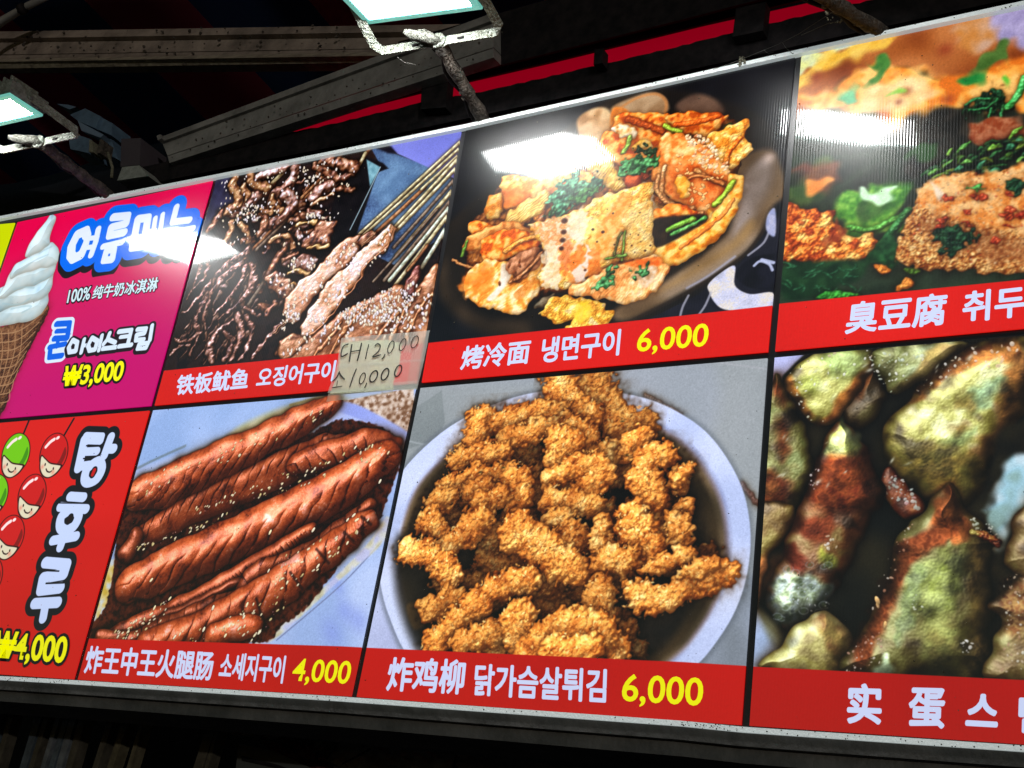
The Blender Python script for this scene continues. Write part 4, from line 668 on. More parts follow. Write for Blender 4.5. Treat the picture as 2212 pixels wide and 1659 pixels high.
def pic_tofu(p):
    A = lambda *a: T(2, 0, *a)
    B = lambda *a: T(2, 1, *a)
    p.flat([(1500, -200), (2800, -200), (2800, 760), (1500, 760)], [(16, 24, 18), (40, 52, 38), (30, 34, 28)], 60, .3, smooth=False)
    def f(reg, c, soft=14, a=1, ns=20, n2=None, w=(8, 30)): p.flat(A(*reg), c, ns, .35, soft=soft, a=a, warp=w, n2=n2)
    f(((700, 300), (2400, -150), (2500, 560), (1800, 520), (1300, 430), (900, 620), (700, 760)), [(110, 50, 24), (150, 84, 44), (176, 110, 64)], 12, ns=70)
    f(((740, 370), (900, 330), (1150, 270), (1200, 290), (960, 380), (800, 480), (740, 520)), [(196, 206, 190), (214, 216, 150)], 8)
    f(((740, 490), (880, 390), (1100, 290), (1400, 200), (1260, 320), (1000, 420), (860, 500), (740, 620)), [(226, 180, 70), (236, 206, 110)], 12, .9)
    f(((1820, 120), (2050, 80), (2060, 260), (1900, 330), (1780, 240)), [(190, 130, 70), (200, 170, 150)], 16, .8)
    f(((2060, 60), (2400, -60), (2400, 300), (2100, 280), (2030, 180)), [(140, 130, 170), (170, 160, 196)], 14)
    f(((780, 700), (760, 620), (900, 590), (1050, 520), (1200, 430), (1450, 430), (1700, 490), (2000, 430), (2200, 360), (2500, 260), (2500, 640), (1900, 700), (1600, 740), (1420, 900), (1250, 760)), [(206, 110, 40), (232, 160, 74), (244, 196, 120)], 12, ns=30, n2=12)
    f(((1150, 620), (1300, 520), (1500, 500), (1600, 600), (1450, 700), (1250, 720)), [(226, 190, 130), (244, 226, 180)], 14, .8)
    for x, y, r in ((850, 500, 30), (1700, 320, 34), (1450, 590, 22), (1400, 660, 16), (1720, 640, 24)): q = A((x, y))[0]; p.blob(q[0], q[1], r * .5, [(120, 44, 30)], .6)
    for reg, c in ((((1200, 390), (1320, 400), (1310, 480), (1230, 540), (1180, 520), (1250, 450)), ((60, 110, 50), (90, 140, 70))), (((990, 600), (1080, 540), (1160, 560), (1170, 640), (1090, 660), (1030, 640)), ((70, 160, 110), (120, 190, 140))), (((1320, 600), (1380, 550), (1440, 550), (1380, 600)), ((110, 170, 60), (140, 190, 80))),
                   (((1810, 520), (1860, 470), (1960, 460), (1960, 500), (1860, 550)), ((30, 110, 50), (70, 150, 70))), (((1910, 400), (2010, 300), (2100, 300), (2140, 380), (2080, 420), (1960, 430)), ((60, 90, 40), (90, 120, 60))), (((2020, 520), (2060, 500), (2090, 530), (2060, 560)), ((90, 180, 60),))):
        f(reg, c, 8)
    f(((1420, 820), (1560, 740), (1800, 720), (1900, 800), (1880, 900), (1700, 1000), (1560, 1120), (1450, 1180), (1440, 1000)), [(20, 20, 18), (44, 40, 34)], 16)
    def leaf(reg, c=((16, 50, 26), (34, 96, 48), (70, 140, 80)), **k): p.piece(A(*reg), c, ns=8, bump=((2.2, 7), (.8, 3)), warp=(7, 10), R=9, sh=(.5, 8), lit=(.4, .8), na=.35, **k)
    leaf(((1820, 720), (1900, 640), (1990, 590), (2070, 600), (2100, 680), (2040, 740), (1920, 740)), ((10, 26, 18), (20, 56, 34), (40, 96, 60)))
    for t in (((2040, 640), (1960, 700), (1860, 715)), ((2080, 680), (2060, 760), (2050, 820)), ((1990, 640), (1900, 640), (1830, 680)), ((2000, 700), (1980, 760))): p.stroke(A(*t), 3, [(30, 110, 60), (70, 170, 100)])
    p.stroke(A((2215, 500), (2180, 600), (2110, 690)), 8, [(50, 150, 70), (110, 206, 120)])
    f(((1480, 1000), (1600, 940), (1650, 960), (1500, 1060)), [(40, 70, 36)], 10)
    f(((1860, 800), (2000, 760), (2212, 780), (2212, 900), (1950, 940), (1870, 880)), [(130, 60, 34), (170, 110, 80)], 8, ns=8, n2=4)
    for i in range(60):
        t = RNG.rand(); x = 1560 + 700 * t + RNG.uniform(-60, 60); y = 1150 - 220 * t + RNG.uniform(-100, 90); a = RNG.uniform(-.9, .2); L = RNG.uniform(40, 110)
        c = [((20, 66, 34), (50, 120, 60)), ((60, 130, 50), (120, 190, 90)), ((30, 90, 60), (70, 150, 110)), ((90, 150, 50), (150, 206, 90))][RNG.randint(4)]
        p.stroke(A((x, y), (x + L * .5 * np.cos(a), y + L * .5 * np.sin(a) - 8), (x + L * np.cos(a), y + L * np.sin(a))), [RNG.uniform(2, 5), RNG.uniform(4, 8), 2], c, sh=(.5, 6))
    # left lower: soft greens and a tofu
    f(((680, 1200), (800, 1150), (950, 1000), (1000, 1150), (860, 1300), (690, 1330)), [(60, 90, 40), (100, 120, 60)], 14, .7)
    f(((700, 1100), (1000, 1060), (1020, 1180), (900, 1230), (800, 1160)), [(110, 50, 40), (140, 70, 50)], 20, .7)
    f(((810, 1180), (880, 1150), (960, 1180), (900, 1240), (840, 1250)), [(220, 130, 60), (230, 160, 90)], 8)
    f(((1010, 1380), (1060, 1250), (1160, 1230), (1240, 1170), (1400, 1190), (1450, 1290), (1400, 1400), (1440, 1500), (1260, 1490), (1160, 1560), (1060, 1480)), [(56, 110, 40), (90, 150, 56), (130, 180, 80)], 10, ns=14, n2=6)
    f(((1150, 1330), (1360, 1320), (1300, 1400), (1140, 1440)), [(24, 44, 24), (50, 84, 40)], 12, .7)
    f(((1140, 1200), (1180, 1180), (1260, 1230), (1380, 1210), (1330, 1270), (1220, 1290), (1160, 1270)), [(196, 230, 190), (220, 246, 220)], 6, ns=10)
    p.stroke(A((1080, 1470), (1200, 1490), (1330, 1440), (1460, 1370)), 7, [(60, 130, 46), (100, 176, 76)], sh=(.3, 6)); p.stroke(A((1180, 1659), (1300, 1560), (1460, 1360)), 9, [(30, 84, 40), (70, 140, 70)], sh=(.3, 6))
    f(((1180, 1640), (1260, 1560), (1400, 1560), (1400, 1720), (1200, 1720)), [(16, 50, 26), (40, 90, 50)], 10, ns=8)
    B2 = lambda *a: [(q[0], q[1]) for q in B(*a)]
    kw = dict(ns=18, n2=5, na=.36, bump=((2.2, 10), (1.2, 4)), R=22, T_=.6, warp=(5, 14), spec=(.2, 20), sh=(.5, 10), lit=(.42, .78), edge=(.3, 5))
    p.piece(A((620, 1360), (740, 1340), (950, 1370), (1010, 1480), (1100, 1530), (1260, 1530), (1230, 1620)) + B2((1160, 30), (1050, 60), (880, 70), (760, 40), (640, 10)), [(150, 56, 20), (216, 112, 44), (238, 158, 76), (248, 200, 120)], **kw)
    f(((940, 1400), (1010, 1490), (1000, 1560), (930, 1600), (900, 1560), (950, 1500)), [(110, 40, 20), (150, 70, 40)], 8, .8, 8)
    p.flat(B((880, 30), (1180, 30), (1140, 150), (1000, 190), (1060, 260), (900, 260), (660, 280), (640, 80)), [(14, 34, 20), (30, 60, 34)], 20, .3, soft=10)
    for i in range(26):
        x = RNG.uniform(660, 1150); y = RNG.uniform(60, 260); a = RNG.uniform(0, 3.1); p.stroke(B((x, y), (x + 50 * np.cos(a), y - 30 * np.sin(a)), (x + 90 * np.cos(a + .3), y - 50 * np.sin(a))), [2, 3, 1.5], [(20, 70, 44), (50, 120, 80)], sh=None, a=.7)
    p.piece(B((865, 280), (900, 240), (960, 222), (1060, 228), (1150, 248), (1050, 270)), [(40, 120, 40), (70, 170, 60)], R=8)
    for q in (((1410, 170), (1480, 140), (1490, 190), (1380, 220)), ((1230, 50), (1330, 70), (1340, 110), (1280, 110))): p.piece(B(*q), [(200, 110, 40), (230, 150, 70)], R=7)
    p.piece(B((1420, 90), (1500, 75), (1550, 95), (1480, 120)), [(70, 120, 40), (110, 160, 60)], R=7)
    # big tofu slab at right
    p.piece(A((1400, 1720), (1400, 1640), (1430, 1500), (1500, 1330), (1560, 1190), (1700, 1140), (2050, 1110), (2400, 1000), (2900, 900), (2900, 1720)) + B2((2400, 130), (1900, 90), (1560, 80), (1400, 30)), [(130, 64, 24), (200, 136, 74), (228, 172, 104), (240, 200, 140)], **dict(kw, ns=6, n2=3, bump=((1.6, 5), (1.0, 2))))
    f(((1510, 1330), (1560, 1190), (1700, 1140), (2050, 1110), (2400, 1000), (2400, 1520), (1900, 1460), (1700, 1400)), [(214, 130, 60), (236, 176, 110), (246, 206, 150)], 7, .85, 16, 5, (5, 12))
    f(((1500, 1400), (1900, 1480), (2300, 1560), (2300, 1700), (1700, 1600)), [(110, 60, 34), (150, 96, 60)], 26, .6, 14, 5)
    f(((1600, 1210), (1690, 1200), (1700, 1260), (1640, 1300)), [(226, 216, 200), (240, 230, 220)], 8, .8)
    p.stamps([tuple(v) for v in p.scatter(A((1480, 1360), (1700, 1180), (2212, 1120), (2212, 1659), (1430, 1659)), 260)], (2, 5), [(240, 214, 180), (206, 150, 100), (150, 84, 50), (226, 190, 150), (196, 80, 50)], al=.7, shade=.4)
    for i in range(16):
        x, y = RNG.uniform(1650, 2200), RNG.uniform(1230, 1620)
        q = [(x + RNG.uniform(18, 50) * np.cos(t), y + RNG.uniform(12, 30) * np.sin(t)) for t in np.linspace(0, 5.4, 7)]
        p.piece(A(*q), [(120, 24, 14), (186, 54, 30), (210, 90, 50)], R=6, ns=6, sh=(.3, 4), spec=(.4, 20), a=.85)
    for x, y in ((760, 1440), (820, 1500), (700, 1560), (900, 1620), (1120, 1570)): q = [(x + RNG.uniform(14, 34) * np.cos(t), y + RNG.uniform(10, 24) * np.sin(t)) for t in np.linspace(0, 5.4, 7)]; p.piece(A(*q), [(150, 40, 16), (206, 80, 30)], R=6, ns=6, sh=None, a=.7)
    leaf(((1830, 1210), (1880, 1200), (1940, 1220), (1900, 1240)), ((60, 140, 60), (110, 190, 100)))
    leaf(((1620, 1530), (1690, 1460), (1780, 1440), (1880, 1490), (1890, 1580), (1800, 1600), (1700, 1650), (1680, 1590)), ((8, 24, 16), (20, 50, 30), (40, 76, 48)))
    leaf(((2080, 1200), (2212, 1150), (2300, 1200), (2200, 1240)), ((16, 40, 26), (36, 76, 46)))
    p.sat(1.15, 1.03); p.grain(.02, 3, 1.4)

def pic_ice(p):
    I = CR(0, 411.5, .19841)
    yy = np.linspace(0, 1, p.h)[:, None, None]
    xx = np.linspace(0, 1, p.w)[None, :, None]
    c0, c1, c2 = [np.array(c, np.float32) / 255 for c in ((232, 0, 74), (206, 22, 92), (192, 0, 104))]
    t = np.clip(yy * 1.15 + (xx - .5) * .25, 0, 1)
    p.im[:] = np.where(t < .5, c0 * (1 - 2 * t) + c1 * 2 * t, c1 * (2 - 2 * t) + c2 * (2 * t - 1))
    # cone
    p.piece(I((-500, 1560), (-100, 1500), (100, 1460), (330, 1400), (520, 1250), (500, 1380), (330, 1700), (120, 2150), (20, 2420), (-300, 2700)), [(84, 48, 30), (120, 78, 50), (146, 100, 66)], R=60, lit=(.4, .7), sh=(.3, 10), spec=None)
    for k in range(9):
        p.line(I((-100 + k * 4, 1560 + 95 * k), (200 - k * 14, 1530 + 95 * k), (470 - k * 46, 1330 + 105 * k)), 2.2, (176, 134, 96), .8)
    for k in range(5):
        p.line(I((-60 + 75 * k, 1540 - 10 * k), (-40 + 62 * k, 1800), (-80 + 30 * k, 2200)), 2.2, (170, 126, 88), .8)
    W_ = [(146, 184, 206), (188, 216, 228), (208, 230, 238), (226, 240, 246)]
    kw = dict(ns=70, na=.16, bump=((.15, 40),), R=80, T_=.5, warp=(2, 30), spec=(.04, 8), sh=(.12, 8), lit=(.78, .27), edge=(.05, 5))
    for reg in (((-400, 1500), (-300, 1250), (0, 1200), (300, 1180), (500, 1060), (530, 1160), (500, 1280), (380, 1390), (180, 1440), (0, 1480)), ((-400, 1420), (-200, 1180), (60, 1040), (380, 1020), (560, 900), (580, 960), (520, 1130), (300, 1240), (100, 1280), (-100, 1360)),
                ((-60, 1200), (40, 1060), (100, 900), (200, 800), (420, 760), (610, 720), (620, 800), (560, 920), (380, 1020), (200, 1080), (60, 1160)), ((110, 900), (180, 790), (290, 730), (460, 640), (560, 570), (630, 640), (640, 720), (600, 800), (400, 860), (240, 900), (120, 960)),
                ((280, 720), (300, 620), (400, 460), (500, 320), (550, 265), (590, 270), (600, 310), (560, 440), (550, 570), (480, 620), (400, 690))):
        p.piece(I(*reg), W_, **kw)
    for a in (((120, 1290), (260, 1260), (340, 1265), (240, 1330)), ((150, 1080), (250, 1050), (370, 1060)), ((430, 680), (500, 640), (560, 610)), ((370, 1020), (500, 950), (570, 900)), ((30, 1230), (200, 1240), (330, 1170)), ((240, 860), (380, 760), (520, 700))): p.line(I(*a), 3, (150, 186, 196), .45, 5)
    text_ice(p)
def glyph(p, C_, strokes, fill, outs, rnd=True):
    """rounded display lettering printed on the sheet: fill over one or more outlines"""
    V = [(spline(p.px(C_(*s[0])), False, 4) if len(s[0]) > 2 and s[2:] else np.array(p.px(C_(*s[0]))), s[1]) for s in strokes]
    allp = np.concatenate([v for v, _ in V]); q = p.win(allp, 60)
    if q is None: return
    sl, X, Y = q; k = p.sc(*C_(strokes[0][0][0])[0]); d = np.full(X.shape, -1e9, np.float32)
    for v, w in V: d = np.maximum(d, sdstroke(X, Y, v, np.full(len(v), w * k))[0])
    for o, col, dx, dy in outs:
        dd = d
        if dx or dy:
            dd = np.roll(np.roll(d, int(dy * k), 0), int(dx * k), 1); dd[:max(0, int(dy * k)) + 1] = -99
        p.comp(sl, dd + o * k + .5, np.array(col, np.float32) / 255)
    p.comp(sl, d + .5, np.array(fill, np.float32) / 255)
def text_ice(p):
    I = CR(0, 411.5, .19841)
    W = (222, 232, 250); BL = (0, 104, 236); K = (24, 20, 26)
    s = .2
    yeo = [(((930, 440), (840, 480), (780, 600), (770, 700), (800, 740), (880, 700), (920, 600), (945, 500), (930, 440)), 45 * s), (((1070, 420), (1040, 560), (990, 700)), 30 * s), (((970, 520), (1060, 510)), 22 * s), (((950, 620), (1030, 610)), 22 * s)]
    reum = [(((1230, 290), (1390, 275), (1370, 360), (1210, 400), (1190, 490), (1350, 455)), 36 * s), (((1120, 610), (1330, 560)), 28 * s), (((1160, 650), (1240, 640), (1220, 750), (1130, 760), (1160, 650)), 32 * s)]
    me = [(((1500, 310), (1610, 295), (1560, 600), (1440, 620), (1500, 310)), 38 * s), (((1690, 300), (1650, 560)), 24 * s), (((1770, 260), (1720, 600)), 24 * s), (((1620, 440), (1690, 430)), 18 * s)]
    nyu = [(((1920, 180), (1880, 340), (2060, 320)), 32 * s), (((1800, 470), (2100, 410)), 28 * s), (((1900, 480), (1880, 600)), 24 * s), (((2000, 460), (1990, 590)), 24 * s)]
    outs = [(66 * s, K, -1.0, 11), (66 * s, BL, 0, 0)]
    ol = [(66 * s, K, -1.0, 11)]; ob = [(66 * s, BL, 0, 0)]
    allg = yeo + reum + me + nyu
    glyph(p, I, allg, W, outs)
    for g in (yeo, reum, me, nyu): glyph(p, I, g, W, [(7 * s, BL, 0, 0)])
    glyph(p, I, [(((885, 560), (850, 640)), 22 * s)], BL, [])
    T3 = CR(0, 411.5, .19841)
    # small subtitle strokes are set in type (separate lettering); cone line below
    L = lambda *a: T(0, 1, *a)
    kon = [(((365, 440), (450, 435), (435, 530), (350, 535)), 5.2), (((365, 487), (430, 483)), 4.2), (((320, 590), (420, 570)), 4.6), (((375, 545), (370, 585)), 4), (((325, 610), (320, 655), (400, 645)), 5)]
    glyph(p, L, kon, (10, 96, 226), [(5.4, (214, 232, 250), 0, 0)])
    a = [(((470, 545), (445, 590), (450, 622), (490, 615), (500, 560), (470, 545)), 4.4), (((545, 540), (525, 625)), 4), (((540, 580), (560, 578)), 3.4)]
    i_ = [(((595, 530), (570, 580), (580, 612), (615, 605), (630, 550), (595, 530)), 4.4), (((660, 515), (640, 610)), 4)]
    su = [(((710, 500), (695, 540), (670, 570)), 4.2), (((700, 540), (745, 560)), 4.2), (((665, 600), (750, 590)), 4.2)]
    keu = [(((770, 490), (850, 480), (830, 560)), 4.4), (((780, 525), (835, 518)), 3.6), (((770, 585), (850, 575)), 4.2)]
    rim = [(((890, 475), (945, 470), (935, 500), (885, 510), (880, 545), (930, 540)), 4.4), (((985, 450), (970, 545)), 4.2), (((900, 570), (960, 562), (945, 595), (890, 600), (900, 570)), 4.0)]
    g = a + i_ + su + keu + rim
    glyph(p, L, g, (214, 230, 248), [(4.6, (28, 16, 24), 0, 1.5)])
    for q in (a, i_, su, keu, rim): glyph(p, L, q, (214, 230, 248), [(.7, (28, 16, 24), 0, 0)])
def pic_tang(p):
    G = CR(0, 877.8, .26451)
    p.im[:] = np.array((212, 24, 18), np.float32) / 255
    p.flat([(-900, 1150), (300, 1150), (300, 1600), (-900, 1600)], [(196, 18, 14), (206, 22, 16)], 200, .2, soft=80)
    def face(cx, cy, col, dk, s=1.0):
        F = lambda *pts: [(cx + (x * .98 + y * -.18) * s * .26451, cy + (y * 1.0) * s * .26451) for x, y in pts]
        th = np.linspace(0, 6.283, 20)[:-1]
        p.flat(F(*[(118 * np.cos(t) * 1.0 + 6, 172 * np.sin(t) - 4) for t in th]), [(60, 8, 8)], soft=1.2)
        p.flat(F(*[(110 * np.cos(t) + 6, 165 * np.sin(t) - 4) for t in th]), [col], soft=1.2)
        p.flat(F((92, -60), (108, 0), (80, 90), (40, 140), (30, 110), (64, 40), (80, -20)), [dk], soft=1.2)
        fc = F((-92, 20), (-60, 40), (-10, 78), (60, 90), (80, 100), (52, 150), (0, 186), (-50, 170), (-84, 110))
        p.flat(F((-98, 8), (-60, 28), (-10, 66), (60, 78), (96, 92), (62, 158), (0, 196), (-56, 180), (-94, 116)), [(50, 10, 10)], soft=1.2)
        p.flat(fc, [(222, 214, 184)], soft=1.2)
        for a, b in ((-50, 84), (24, 118)): q = F((a, b))[0]; p.blob(q[0], q[1], 3.2 * s, [(40, 30, 30)], 1, .6, 1.3, .3)
        p.line(F((-36, 120), (-22, 140), (0, 146), (14, 136)), 2.4 * s, (50, 30, 30))
        for a, b in ((-70, 104), (26, 146)): q = F((a, b))[0]; p.blob(q[0], q[1], 4.5 * s, [(230, 130, 110)], .7)
        p.line(F((-70, -60), (-40, -100), (-12, -122)), 6 * s, (250, 226, 226)); q = F((16, -134))[0]; p.blob(q[0], q[1], 5 * s, [(250, 230, 230)], 1, .7, -.4, .3)
    for x, y in ((600, 100),): p.line(G((602, 100), (520, 240)), 4.2, (22, 14, 16))
    p.line(G((238, 110), (190, 225)), 4.2, (22, 14, 16)); p.line(G((-120, 110), (-170, 225)), 4.2, (22, 14, 16))
    R_, RD, GN, GD, OR_, OD = (200, 22, 22), (128, 18, 16), (112, 196, 10), (64, 140, 10), (236, 130, 10), (196, 90, 10)
    for k in range(5):
        dx, dy = -178 * k, 335 * k
        for ox, c, dk, on in ((-640, (240, 200, 20), (200, 150, 10), k < 6), (-310, OR_, OD, k < 6), (0, GN, GD, True), (310, R_, RD, True)):
            q = G((122 + ox + dx, 390 + dy + (10 if ox < 0 else 0)))[0]
            if q[0] > -760 and q[1] < 1440: face(q[0], q[1], c, dk)
    W = (196, 212, 250); K = (20, 18, 24); s = .2645
    tang = [(((700, 240), (830, 245), (820, 280), (680, 275)), 26 * s), (((690, 270), (640, 500)), 36 * s), (((670, 370), (790, 365)), 28 * s), (((650, 490), (720, 480)), 30 * s), (((905, 250), (850, 400)), 32 * s), (((890, 345), (925, 345)), 32 * s), (((770, 460), (710, 510), (690, 590), (720, 620), (790, 590), (830, 510), (810, 450), (770, 460)), 34 * s, 1)]
    hu = [(((570, 735), (680, 742)), 32 * s), (((490, 820), (700, 838)), 32 * s), (((560, 850), (500, 900), (490, 980), (530, 1010), (600, 980), (640, 900), (620, 850), (560, 850)), 36 * s, 1), (((430, 1095), (620, 1060)), 32 * s), (((515, 1080), (490, 1150)), 32 * s)]
    ru = [(((370, 1275), (545, 1290), (520, 1370), (350, 1400), (330, 1500), (490, 1480)), 38 * s), (((280, 1610), (470, 1600)), 36 * s), (((370, 1620), (350, 1730)), 34 * s)]
    glyph(p, G, tang + hu + ru, W, [(40 * s, K, 0, 0)])
    for g in (tang, hu, ru): glyph(p, G, g, W, [(3 * s, K, 0, 0)])
    p.line(G((705, 320), (800, 318)), 2.5, K); p.line(G((680, 425), (750, 425)), 2.5, K)
    glyph(p, G, [(((770, 520), (755, 555)), 14 * s)], (190, 20, 20), [(12 * s, K, 0, 0)]); glyph(p, G, [(((575, 905), (558, 935)), 14 * s)], (30, 12, 14), [(12 * s, K, 0, 0)])
    p.line(G((345, 1340), (480, 1345)), 2.5, K); p.line(G((375, 1445), (520, 1440)), 3, K); p.line(G((465, 788), (720, 792)), 2, K)
    p.stamps([tuple(v) for v in p.scatter([(0, 900), (320, 900), (170, 1450), (0, 1450)], 60, False)], (1.2, 2.6), [(90, 20, 10), (130, 60, 20)], al=.7, shadow=0)
# ---------------------------------------------------------------- helpers
def tag(o, label=None, cat=None, group=None, kind=None):
    if label: o['label'] = label
    if cat: o['category'] = cat
    if group: o['group'] = group
    if kind: o['kind'] = kind
    return o
def empty(name, loc, label=None, cat=None, group=None):
    o = bpy.data.objects.new(name, None); COL.objects.link(o); o.location = loc; o.empty_display_size = .05
    return tag(o, label, cat, group)
def link(name, me, mat, parent=None):
    o = bpy.data.objects.new(name, me); COL.objects.link(o)
    if mat and not me.materials: me.materials.append(mat)
    if parent:
        o.parent = parent
        off = Vector((0, 0, 0)); q = parent
        while q: off += q.location; q = q.parent
        o.location = -off              # parents are unrotated: children keep world coordinates
    return o
def mesh(name, vs, fs, mat, parent=None, smooth=False):
    me = bpy.data.meshes.new(name); me.from_pydata([tuple(v) for v in vs], [], fs); me.update()
    if smooth: me.polygons.foreach_set('use_smooth', [True] * len(me.polygons))
    return link(name, me, mat, parent)
def node_mat(name, col, rough=.6, metal=0, spec=.5, noise=None, bump=None, col2=None, coat=0):
    m = bpy.data.materials.new(name); m.use_nodes = True; n = m.node_tree; b = n.nodes['Principled BSDF']
    b.inputs['Base Color'].default_value = (*col, 1); b.inputs['Roughness'].default_value = rough; b.inputs['Metallic'].default_value = metal
    b.inputs['Specular IOR Level'].default_value = spec
    tc = n.nodes.new('ShaderNodeTexCoord')
    if col2:
        t = n.nodes.new('ShaderNodeTexNoise'); t.inputs['Scale'].default_value = noise or 20; t.inputs['Detail'].default_value = 6; t.inputs['Roughness'].default_value = .65
        n.links.new(tc.outputs['Object'], t.inputs['Vector'])
        r = n.nodes.new('ShaderNodeValToRGB'); r.color_ramp.elements[0].position = .35; r.color_ramp.elements[1].position = .65
        r.color_ramp.elements[0].color = (*col, 1); r.color_ramp.elements[1].color = (*col2, 1)
        n.links.new(t.outputs[0], r.inputs[0]); n.links.new(r.outputs[0], b.inputs['Base Color'])
    if bump:
        t2 = n.nodes.new('ShaderNodeTexNoise'); t2.inputs['Scale'].default_value = bump[0]; t2.inputs['Detail'].default_value = 5
        n.links.new(tc.outputs['Object'], t2.inputs['Vector'])
        bm_ = n.nodes.new('ShaderNodeBump'); bm_.inputs['Strength'].default_value = bump[1]; bm_.inputs['Distance'].default_value = .01
        n.links.new(t2.outputs[0], bm_.inputs['Height']); n.links.new(bm_.outputs[0], b.inputs['Normal'])
    return m
def slab(name, pts, z0, z1, mat, parent=None):            # polygon in the sign's plane, given real thickness
    n = len(pts); vs = [w3(x, y, z1) for x, y in pts] + [w3(x, y, z0) for x, y in pts]
    fs = [list(range(n)), list(range(2 * n - 1, n - 1, -1))] + [[i, i + n, (i + 1) % n + n, (i + 1) % n] for i in range(n)]
    a = sum(pts[i][0] * pts[(i + 1) % n][1] - pts[(i + 1) % n][0] * pts[i][1] for i in range(n))
    if a < 0: fs = [f[::-1] for f in fs]
    return mesh(name, vs, fs, mat, parent)
def bars(name, segs, mat, parent=None):                   # segs: (p, q, width, thickness, normal) world-space boxes
    vs, fs = [], []
    for p, q, wd, th, nn in segs:
        p, q = Vector(p), Vector(q); t = (q - p).normalized(); nn = Vector(nn); s = t.cross(nn).normalized(); nn = s.cross(t).normalized()
        k = len(vs); b = min(wd, th) * .18
        prof = [(-wd / 2 + b, -th / 2), (wd / 2 - b, -th / 2), (wd / 2, -th / 2 + b), (wd / 2, th / 2 - b), (wd / 2 - b, th / 2), (-wd / 2 + b, th / 2), (-wd / 2, th / 2 - b), (-wd / 2, -th / 2 + b)]
        for e in (p, q): vs += [e + s * a + nn * c for a, c in prof]
        fs += [[k + i, k + (i + 1) % 8, k + 8 + (i + 1) % 8, k + 8 + i] for i in range(8)] + [[k + i for i in range(7, -1, -1)], [k + 8 + i for i in range(8)]]
    return mesh(name, vs, fs, mat, parent)
def tube_data(pts, rad, n=10, jag=0, rnd=None):
    pts = [Vector(p) for p in pts]; vs, fs = [], []
    R = rad if hasattr(rad, '__len__') else [rad] * len(pts)
    for i, p in enumerate(pts):
        t = (pts[min(i + 1, len(pts) - 1)] - pts[max(i - 1, 0)]).normalized(); a = t.cross(Vector((.3, .2, 1))).normalized(); b = t.cross(a)
        for k in range(n):
            th = 2 * math.pi * k / n; r = R[i] * (1 + (rnd.uniform(-jag, jag) if jag else 0))
            vs.append(p + (a * math.cos(th) + b * math.sin(th)) * r)
    for i in range(len(pts) - 1):
        for k in range(n): fs.append([i * n + k, i * n + (k + 1) % n, (i + 1) * n + (k + 1) % n, (i + 1) * n + k])
    fs += [list(range(n - 1, -1, -1)), [len(vs) - n + k for k in range(n)]]
    return vs, fs
def tube(name, pts, rad, mat, parent=None, n=10, jag=0, seed=1, smooth=True):
    vs, fs = tube_data(pts, rad, n, jag, random.Random(seed)); return mesh(name, vs, fs, mat, parent, smooth)
def clumps(name, centres, size, mat, parent, seed=1):     # lumps of dust and fluff, joined
    r = random.Random(seed); bm = bmesh.new()
    for c in centres:
        s = r.uniform(*size); res = bmesh.ops.create_icosphere(bm, subdivisions=1, radius=s)
        for v in res['verts']: v.co = Vector((v.co.x * r.uniform(.4, 1.4), v.co.y * r.uniform(.4, 1.4), v.co.z * r.uniform(.4, 1.5))) + Vector(c)
    me = bpy.data.meshes.new(name); bm.to_mesh(me); bm.free(); return tag(link(name, me, mat, parent), kind='stuff')
def Wd(x, y, z=0.0): q = P(x, y, z); return w3(q[0], q[1], z)    # survey point at depth z -> world

